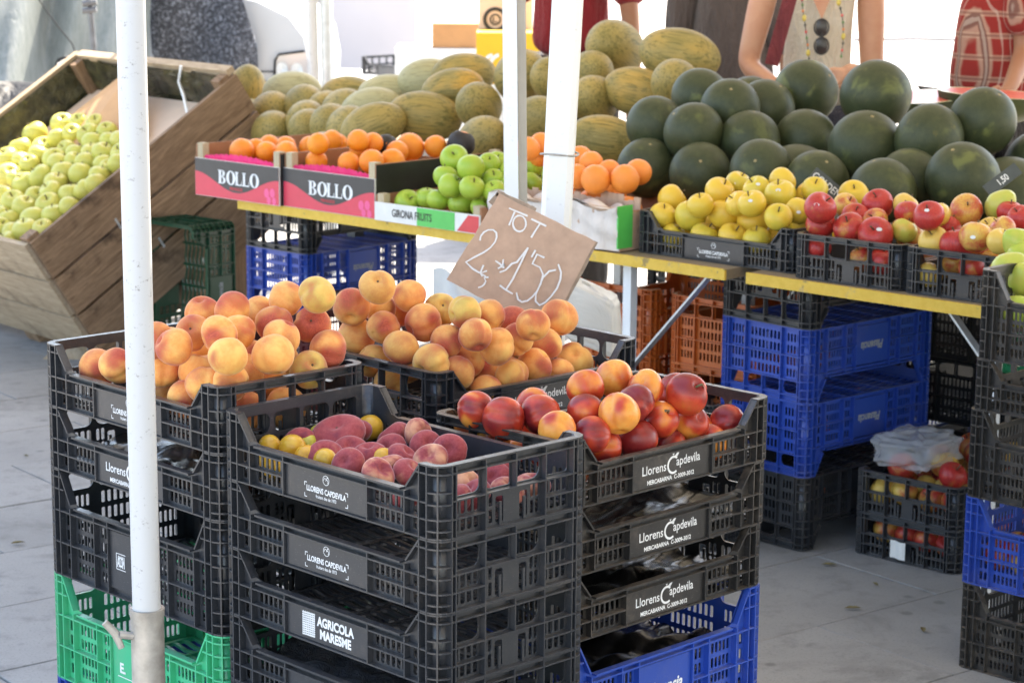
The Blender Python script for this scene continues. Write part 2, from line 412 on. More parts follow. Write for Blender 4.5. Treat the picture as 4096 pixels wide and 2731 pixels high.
# ------------------------------------------------------------------ paving
def stone_mat(name, lo, hi, speck=.35):
    m = N(name); P = m.world()
    a = m.noise(P, 1.3, 5, .6); b = m.noise(P, 160, 3, .7); c = m.noise(P, 12, 6, .65)
    col = m.ramp(a, [(.3, lo), (.7, hi)])
    col = m.mix(m.math('MULTIPLY', m.step(b, .52, .68), speck), col, (.10, .10, .10))
    col = m.mix(m.math('MULTIPLY', m.step(c, .5, .72), .55), col, tuple(x*.62 for x in lo))
    rnd = m.info('Random'); col = m.mix(m.math('MULTIPLY', rnd, .22), col, tuple(x*.78 for x in lo))
    gum = m.voro(m.mapv(P, (1, 1, .01)), 5.5); col = m.mix(m.math('MULTIPLY', m.step(gum, .10, .05), .45), col, (.07, .07, .068))
    st_ = m.noise(m.mapv(P, (1, 1, .01)), 3.2, 6, .7, .8); col = m.mix(m.math('MULTIPLY', m.step(st_, .52, .68), .38), col, tuple(x*.5 for x in lo))
    m.bump(b, .25, .002)
    return m.out(col, m.math('ADD', .55, m.math('MULTIPLY', c, .3)), .35)
M['slab'] = stone_mat('granite_slab', (.245, .240, .230), (.345, .338, .325))
M['joint'] = simple('joint_mortar', (.15, .15, .145), .9)
M['plaza'] = stone_mat('pale_plaza_stone', (.30, .285, .265), (.38, .36, .34), .1)
g = MB().grid(lambda a, b: (-160 + 320*a, -60 + 300*b, -.012), 9, 9).build('ground', M['joint']); tag(g, kind='structure')
pv = empty('pavement'); tag(pv, 'grey granite slab pavement under the market stall', kind='structure')
pv_me = {}
SA = R(38)
def slab(i, j, big):
    lx, ly = (.80, .40)
    sx = (.4 if j % 2 else 0)
    k = 'slab'
    if k not in pv_me:
        bm = bmesh.new(); bmesh.ops.create_cube(bm, size=1)
        for v in bm.verts: v.co = (v.co.x*(lx-.0045), v.co.y*(ly-.0045), v.co.z*.03 - .015)
        bmesh.ops.bevel(bm, geom=[e for e in bm.edges if all(v.co.z > -.01 for v in e.verts)], offset=.0012, segments=1, affect='EDGES')
        me = bpy.data.meshes.new('paving_slab'); bm.to_mesh(me); bm.free(); me.materials.append(M['slab']); pv_me[k] = me
    x, y = i*lx + sx, j*ly
    X = x*math.cos(SA) - y*math.sin(SA); Y = x*math.sin(SA) + y*math.cos(SA) + 5
    return X, Y
cnt = 0
for j in range(-16, 20):
    for i in range(-9, 10):
        X, Y = slab(i, j, 0)
        # the paving that the stall's viewer can see, and a margin
        if 2.2 < Y < 11 and abs(X) < .30*Y + .55:
            link('paving_slab', pv_me['slab'], pv, (X, Y, random.uniform(-.0012, .0012)), (random.uniform(-.0012, .0012), random.uniform(-.0012, .0012), SA)); cnt += 1
# pale paving of the open square: one sheet in front of, behind and beside the stall
pz = MB()
for x0, x1, y0, y1 in ((-150, 150, 11.4, 230), (-150, 150, -50, 1.9), (-150, -4.2, 1.9, 11.4), (4.2, 150, 1.9, 11.4)): pz.add([(x0, y0, -.006), (x1, y0, -.006), (x1, y1, -.006), (x0, y1, -.006)], [(0, 1, 2, 3)])
tag(pz.build('square_paving', M['plaza']), kind='structure')
# joint lines between big slabs read only near; a thin dark drain line further off
# ------------------------------------------------------------------ trestle tables
TA = R(43.07); TU, TV = rot_uv(TA); TR_ = Vector((1.019, 4.866, 0)); TZ = .714
def T(u, v, z=0): return TR_ + TU*u + TV*v + Vector((0, 0, z))
def wood(name, c1, c2, scale=1.0, axis=(1, 9, 9), dark=(.05, .03, .018), stain=.5, rough=.75):
    m = N(name); P = m.obj()
    g_ = m.noise(m.mapv(P, tuple(a*scale for a in axis)), 6, 6, .62, 1.2); k = m.noise(P, 3.2*scale, 5, .6); f = m.noise(m.mapv(P, tuple(a*scale*4 for a in axis)), 9, 4, .6)
    rnd = m.info('Random')
    col = m.ramp(g_, [(.28, c1), (.72, c2)]); col = m.mix(m.math('MULTIPLY', m.step(k, .55, .72), stain), col, dark)
    col = m.mix(m.math('MULTIPLY', rnd, .35), col, tuple(x*.6 for x in c1)); col = m.mix(m.math('MULTIPLY', m.step(f, .5, .8), .3), col, dark)
    m.bump(f, .35, .003)
    return m.out(col, rough, .3)
def yellow_edge():
    m = N('worn_yellow_table_paint'); P = m.world(); a = m.noise(P, 9, 6, .7); b = m.noise(P, 45, 5, .7)
    col = m.ramp(b, [(.3, (.62, .38, .035)), (.7, (.72, .47, .07))])
    col = m.mix(m.step(a, .60, .72), col, (.30, .25, .18)); col = m.mix(m.math('MULTIPLY', m.step(m.noise(P, 26, 4), .64, .7), .7), col, (.15, .12, .08))
    return m.out(col, .6)
M['yel'] = yellow_edge(); M['top'] = wood('table_board', (.25, .19, .12), (.36, .28, .19)); M['zinc'] = simple('galvanised_steel', (.55, .58, .60), .42, .15, 30, metal=.55)
M['dsteel'] = simple('dark_steel', (.16, .16, .17), .5, .2, 20, metal=.3); M['wht'] = simple('white_painted_steel', (.74, .75, .76), .4, .06, 12)
def leg_set(t, u, v0, v1, du):
    for v in (v0, v1):
        MB().obox(T(u, v, 0), T(u, v, TZ-.026), .026, .026, TU).build('leg', M['wht'], t)
    MB().obox(T(u, v0, .30), T(u, v1, .30), .018, .026).build('stretcher', M['dsteel'], t)
    for v in (v0, v1):
        if du: MB().obox(T(u+du*.02, v-.016, TZ-.03-.27*abs(du)), T(u+du*.27, v-.016, TZ-.03), .005, .024, TV).build('brace', M['zinc'], t)
def table(u0, u1, v0, v1, label, legs):
    t = empty('trestle_table', (0, 0, 0)); tag(t, label, 'table', 'trestle tables of the stall')
    m = MB(); P = [T(u0, v0+.004), T(u1, v0+.004), T(u1, v1), T(u0, v1)]
    m.add([p + Vector((0, 0, z)) for z in (TZ-.026, TZ-.001) for p in P], [(3,2,1,0),(4,5,6,7),(0,1,5,4),(1,2,6,5),(2,3,7,6),(3,0,4,7)]).build('table_top', M['top'], t)
    MB().obox(T(u0, v0, TZ-.0135), T(u1, v0, TZ-.0135), .008, .027).build('edge_strip', M['yel'], t)
    for l, du in legs: leg_set(t, l, v0+.06, v1-.06, du)
    return t
table(-.55, .625, 0, .62, 'yellow-edged trestle table under the red and golden apple crates', ((-.025, .4), (-.5, 0)))
table(.69, 2.51, 0, .62, 'yellow-edged trestle table under the orange boxes and green apples', ((1.04, -1), (1.50, 0)))
tb = empty('display_table'); tag(tb, 'low back table carrying the melon and watermelon heaps', 'table')
m = MB(); P = [T(*q) for q in ((-.5, .66), (3.5, .66), (3.5, 1.2), (4.1, 1.2), (4.1, 1.72), (-.5, 1.72))]
m.add([p + Vector((0, 0, z)) for z in (TZ-.03, TZ-.004) for p in P], [(5,4,3,2,1,0),(6,7,8,9,10,11)] + [(i, (i+1) % 6, 6+(i+1) % 6, 6+i) for i in range(6)]).build('table_top', M['top'], tb)
for u, vs_ in ((-.4, (.74, 1.64)), (1.2, (.74, 1.64)), (2.8, (.74, 1.64)), (4.0, (1.28, 1.64))):
    for v in vs_: MB().obox(T(u, v, 0), T(u, v, TZ-.03), .04, .04, TU).build('leg', M['dsteel'], tb)

# ------------------------------------------------------------------ poles
def pole_mat(name, c, grime=.5):
    m = N(name); P = m.world(); a = m.noise(m.mapv(P, (26, 26, 40)), 3, 5, .75); b = m.noise(P, 60, 4, .7)
    col = m.mix(m.math('MULTIPLY', m.step(a, .60, .72), grime), c, (.18, .16, .15)); col = m.mix(m.math('MULTIPLY', m.step(b, .62, .75), .25), col, (.3, .27, .24))
    return m.out(col, m.math('ADD', .33, m.math('MULTIPLY', b, .25)), .5)
M['pole'] = pole_mat('white_pole_paint', (.54, .545, .55), .9); M['pole2'] = pole_mat('white_anodised_profile', (.82, .82, .81), .3)
M['rust'] = simple('worn_galvanised_sleeve', (.40, .37, .33), .42, .35, 22, metal=.35)
M['beige'] = simple('beige_plastic_profile', (.50, .44, .35), .5, .06, 14)
b0 = Vector((-.5055, 2.985, 0)); b1 = Vector((-.512, 2.985, 2.62))
pole = empty('awning_pole', b0); tag(pole, 'round white awning pole in front of the left crate stack', 'pole', 'poles of the stall awning')
ST = at(313, 1400, 2.985).z
MB().tube([(0, 0, ST-.15), tuple(b1 - b0)], .0196, 24).build('upper_tube', M['pole'], pole)
MB().tube([(0, 0, 0), (0, 0, ST-.004)], .0232, 24).build('lower_sleeve', M['rust'], pole)
MB().tube([(0, 0, ST-.008), (0, 0, ST+.003)], [.0242, .0242], 20).build('sleeve_rim', M['rust'], pole)
wb = MB().tube([(-.018, -.012, ST-.034), (-.036, -.018, ST-.030)], .0055, 10).tube([(-.034, -.016, ST-.050), (-.042, -.018, ST-.028), (-.056, -.020, ST-.012)], [.0045, .006, .005], 8).build('wing_bolt', M['rust'], pole)
def profile_pole(name, foot, top, w, label, two):
    e = empty('awning_pole', foot); tag(e, label, 'pole', 'poles of the stall awning'); d = Vector(top) - Vector(foot)
    q = d.to_track_quat('Z', 'Y').to_matrix().to_4x4() @ Matrix.Rotation(R(-8), 4, 'Z'); L = d.length; h = w/2; c = h*.35
    sec = [(-h, -h+c), (-h+c, -h), (-c*.5, -h), (-c*.4, -h+.0025), (c*.4, -h+.0025), (c*.5, -h), (h-c, -h), (h, -h+c), (h, h-c), (h-c, h), (-h+c, h), (-h, h-c)]
    m = MB(); n = len(sec); vs = [(x, y, z) for z in (0, L) for x, y in sec]
    m.add(vs, [(i, (i+1) % n, n+(i+1) % n, n+i) for i in range(n)] + [tuple(range(n))[::-1], tuple(range(n, 2*n))])
    if two:
        m = MB().box(-.026, .0035, -.02, .02, 0, L); me = m.mesh('profile', M['pole2']); me.transform(Matrix.Rotation(0, 4, 'Z')); o_ = link('profile', me, e); o_.rotation_euler = (0, math.atan2(d.x, d.z), 0)
        m = MB().box(.004, .022, -.014, .018, 0, L)
        for k in range(3): m.box(.006+k*.006, .008+k*.006, -.0165, -.014, 0, L)
        o_ = m.build('side_channel', M['beige'], e); o_.rotation_euler = (0, math.atan2(d.x, d.z), 0); return e
    me = m.mesh('profile', M['pole2']); me.transform(q); link('profile', me, e)
    return e
a_, b_ = at(1187, 460, 4.62), at(1183, 0, 4.62); dd_ = (b_ - a_)/(b_.z - a_.z); dd_.y = 0; f1 = a_ - dd_*a_.z; f1.z = 0; t1 = f1 + dd_*2.62
profile_pole('awning_pole', f1, t1, .037, 'square white pole with a beige side channel behind the cardboard sign', True)
a_, b_ = at(1262, 790, 4.45), at(1304, 0, 4.45); dd_ = (b_ - a_)/(b_.z - a_.z); f2 = a_ - dd_*a_.z; t2 = a_ + dd_*(2.62 - a_.z)
profile_pole('awning_pole', f2, t2, .058, 'leaning ridged white pole with the cardboard sign tied on', False)
for o_ in [x for x in COL.objects if x.name.startswith('awning_pole') and x.get('label', '').startswith('leaning')]:
    for z_ in (1.085,):
        p_ = dd_*z_; MB().tube([(p_.x + .033*math.cos(R(k*30))*(1.15 if abs(math.cos(R(k*30))) > .5 else 1), p_.y + .033*math.sin(R(k*30)), z_ + .002*math.sin(k)) for k in range(13)], .0022, 6).build('tie_cord', M['rust'], o_)
# rear poles of the stall
for k, (dx, wd, mm, lb) in enumerate(((729, .022, 'pole', 'thin white pole behind the melons, left one of the rear pair'), (761, .027, 'zinc', 'thin grey pole behind the melons, right one of the rear pair'))):
    p = at(dx, 200, 9.6); p.z = 0
    o = MB().tube([p, p + Vector((-.02, 0, 1.2)), p + Vector((-.03, 0, 2.62))], wd, 12).box(p.x-.06, p.x+.06, p.y-.06, p.y+.06, 0, .008).build('awning_pole', M[mm]); tag(o, lb, 'pole', 'poles of the stall awning')
# ------------------------------------------------------------------ awning overhead (out of frame, shades the stall)
def awning_mat():
    m = N('awning_canvas'); P = m.world(); a = m.noise(P, 3, 4)
    m.out(m.ramp(a, [(.3, (.66, .62, .55)), (.7, (.72, .68, .61))]), .8); m.b.inputs['Transmission Weight'].default_value = 0
    tr = m.n('BsdfTranslucent'); tr.inputs[0].default_value = (.66, .56, .40, 1); mx = m.n('MixShader'); mx.inputs[0].default_value = .13
    m.l(m.b.outputs[0], mx.inputs[1]); m.l(tr.outputs[0], mx.inputs[2]); m.l(mx.outputs[0], m.t.nodes['Material Output'].inputs[0])
    return m.mat
M['awn'] = awning_mat()
AW = [(-5.0, -2.55), (4.78, -2.55), (4.78, 2.35), (2.6, 3.7), (-5.0, 3.7)]
def awn(a, b):  # canvas outline shaped for the light: short front, wide right, cut rear corner
    v = -1.35 + 5.05*b; umax = 4.78 if v < 2.35 else 4.78 - (v-2.35)*(2.18/1.35); u = -5.0 + (umax+5.0)*a
    p = T(u, v); p.z = .30*(1-abs(2*b-1)) + .02*math.sin(a*19)*math.sin(b*23)*(1 if 0 < a < 1 and 0 < b < 1 else 0); return p
aw = empty('stall_awning', (0, 0, 2.62)); tag(aw, 'cream canvas awning over the fruit tables, cut short in front to let in light', 'awning')
MB().grid(awn, 41, 41).build('canvas', M['awn'], aw)
fr = MB()
for k in range(5): a, b = AW[k], AW[(k+1) % 5]; fr.tube([T(a[0], a[1], -.02), T(b[0], b[1], -.02)], .02, 8)
fr.build('frame', M['zinc'], aw)
nb = empty('added_shade_canopy', (0, 0, 2.55)); tag(nb, 'added unseen canvas canopy shading the stall from the right front', 'awning')  # unseen canopy added to cut the light from the right front
MB().grid(lambda a, b: (.35 + 7.65*a, -4.5 + 7.2*b, .35*math.sin(math.pi*a)), 16, 8).build('canvas', M['awn'], nb)
for x_, y_ in ((.40, -4.4), (1.35, 2.6), (7.9, 2.6), (7.9, -4.4)): MB().tube([(x_, y_, -2.55), (x_, y_, 0)], .02, 10).build('pole', M['zinc'], nb)
# ------------------------------------------------------------------ crate stacks in the foreground
GF = 'crates in the front centre stack'
stack((-.099, 2.976), 45.9, 'u', .809, [
 ('A', 'blk', 'new', 'black crate with flat peaches and yellow plums, top of the front stack'),
 ('A', 'blk', 'new', 'empty black crate right under the flat peach crate, white logo plate'),
 ('A', 'blk', 'agri', 'black crate with bold white AGRICOLA MARESME print, third in front stack'),
 ('A', 'blk', None, 'black crate holding crumpled bags, fourth down in the front stack'),
 ('B', 'blk', None, 'deep black crate near the bottom of the front centre stack', {'sz': 1.02}),
 ('B', 'blk', None, 'lowest deep black crate of the front centre stack', {'sz': 1.02})], GF)
GL = 'crates in the left stack behind the white pole'
stack((-.449, 3.336), 46.3, 'u', .841, [
 ('A', 'blk', 'new', 'black crate heaped with peaches on top of the left stack'),
 ('A', 'blk', 'old', 'black crate lined with a glossy black bag, second in left stack'),
 ('B', 'blk', 'emblem', 'deep dusty grey-black crate, third in the left stack'),
 ('B', 'grn', 'e', 'bright green deep crate low in the left stack'),
 ('A', 'blu', None, 'blue crate just below the bright green crate', {'sz': 1.19}),
 ('A', 'blu', None, 'lowest blue crate of the left stack', {'sz': 1.19})], GL)
GN = 'crates in the nectarine stack'
stack((.082, 3.262), 44.9, 'v', .776, [
 ('A', 'dusty', 'old', 'dusty black crate full of red nectarines, white name print'),
 ('A', 'dusty', 'old', 'dusty black crate directly below the nectarines, lined with black bag', {'jit': (0, -.004)}),
 ('A', 'dusty', 'old', 'dusty black crate resting on the blue crate below the nectarines', {'jit': (.003, -.006)}),
 ('B', 'blu', 'plas', 'bright blue deep crate with white Plasencia lettering below the nectarines', {'jit': (0, -.006)}),
 ('A', 'blk', None, 'black crate under the blue crate of the nectarine stack', {'sz': 1.257}),
 ('A', 'blk', None, 'lowest black crate of the nectarine stack', {'sz': 1.257})], GN)
stack((-.129, 3.677), 47.0, 'v', .795, [
 ('A', 'blk', 'old', 'black crate heaped with peaches below the cardboard price sign'),
 ('A', 'blk', None, 'black crate directly under the centre peach crate'),
 ('B', 'blk', None, 'deep black crate third down below the centre peaches'),
 ('B', 'blk', None, 'deep black crate fourth down below the centre peaches'),
 ('B', 'blk', None, 'deep black crate at the foot of the centre peach stack', {'sz': 1.118})], 'crates in the centre peach stack')
a = R(45); u_, v_ = rot_uv(a); nR = Vector((.950, 4.51, 0)) - u_*.5
stack(nR, 45, 'u', .851, [
 ('B', 'dusty', None, 'deep black crate with green pears, top of the right-hand stack'),
 ('A', 'dusty', None, 'shallow black crate second from the top in the right-hand stack', {'jit': (.004, 0)}),
 ('B', 'dusty', None, 'deep black crate just above the blue one in the right-hand stack', {'jit': (.012, 0)}),
 ('B', 'blu', None, 'blue deep crate with apples in the right-hand stack', {'jit': (.014, 0)}),
 ('B', 'dusty', None, 'deep black crate on the paving at the right edge', {'jit': (.012, 0)})], 'crates in the stack at the right edge')
# crates turned upside down below the tables
stack((.724, 5.349), 48.0, 'v', .690, [
 ('A', 'blk', None, 'black upturned crate on the blue ones, just under the yellow table edge', {'flip': True, 'sz': 1.2}),
 ('B', 'blu', 'plas', 'upper of two blue upturned crates with inverted lettering', {'flip': True, 'labm': 'greyprint'}),
 ('B', 'blu', 'plas', 'lower of two blue upturned crates, on the black crate', {'flip': True, 'labm': 'greyprint'}),
 ('B', 'blk', None, 'black upturned crate on the paving under the two blue ones', {'flip': True})], 'upturned crates under the apple table')
stack((-.642, 6.864), 42.6, 'v', .634, [
 ('A', 'blk', None, 'grey-black upturned crate under the yellow table edge below the BOLLO boxes', {'flip': True, 'sz': 1.2}),
 ('B', 'blu', 'plas', 'blue upturned crate behind the peaches below the orange boxes', {'flip': True, 'labm': 'greyprint'}),
 ('A', 'mar', None, 'maroon crate under the blue crate behind the peaches', {'flip': True, 'sz': 1.49}),
 ('A', 'mar', None, 'lowest maroon crate behind the peach heap', {'flip': True, 'sz': 1.49})], 'upturned crates below the orange boxes')
a = R(43); u_, v_ = rot_uv(a); nQ = Vector((.85, 5.37, 0)) - u_*.3
stack(nQ, 43, 'v', .214, [
 ('A', 'blk', None, 'black crate of apples with a clear bag on top, on the floor'),
 ('A', 'blk', None, 'black crate of apples standing on the paving, white tag in front')], 'apple crates on the floor under the table')
stack((.672, 5.271), 43.6, 'u', TZ+.107, [('A', 'blk', 'new', 'black crate heaped with golden yellow apples on the table')], 'apple crates on the table')
stack((.885, 5.028), 41.6, 'v', TZ+.107, [('A', 'blk', None, 'black crate of red apples next to the golden apples')], 'apple crates on the table')
stack((1.112, 4.826), 41.6, 'v', TZ+.107, [('A', 'blk', None, 'black crate of mixed red apples at the right end of the table')], 'apple crates on the table')
# dark green crate standing on its end, orange crates and black crates further under the table
p = at(465, 700, 7.75)
crate('B', 'dgrn', (p.x+.02, 7.75, .25), 0, 'dark green crate standing on end beside the tilted wooden bin', None, 'plas', 'greyprint', rot=(R(90), R(90), R(-42)), name='plastic_crate', both=True)
for q_, (gu, nm) in enumerate(((1.00, 'right'), (1.36, 'left'))):
    for k in range(3):
        c = T(gu, .60) + Vector((0, 0, .186*k)); crate('B', 'ora', c, math.pi/2 - TA, 'orange crate %s in the %s column under the table' % (('on the paving', 'second up', 'third up')[k], nm), 'orange crates under the table')
for k in range(2):
    c = T(.86, .24) + Vector((0, 0, .186*k)); crate('B', 'blk', c, math.pi/2 - TA, ['black crate on the paving left of the blue upturned crates', 'black crate below the table brace, left of the blue crates'][k], 'black crates under the table')
ordn = ['first', 'second', 'third', 'fourth', 'fifth', 'sixth', 'seventh']
for i in range(7):  # crates added as a dark backing against the bright square behind
    for k in range(3):
        mm = 'blu' if (i, k) in ((1, 1), (4, 0), (5, 2)) else 'grn' if (i, k) == (2, 2) else 'dusty' if (i + k) % 2 else 'blk'
        crate('B', mm, T(-.32 + .315*i, 1.12 + .02*((i*7+k*3) % 5)) + Vector((0, 0, .186*k)), math.pi/2 - TA + .02*((i*5+k) % 3 - 1), '%s crate added as dark backing under the melons, %s column from the right, %s' % ({'blu': 'blue', 'grn': 'green', 'dusty': 'dusty black', 'blk': 'black'}[mm], ordn[i], ('bottom', 'middle', 'top')[k]), 'crates added as dark backing under the melon table')
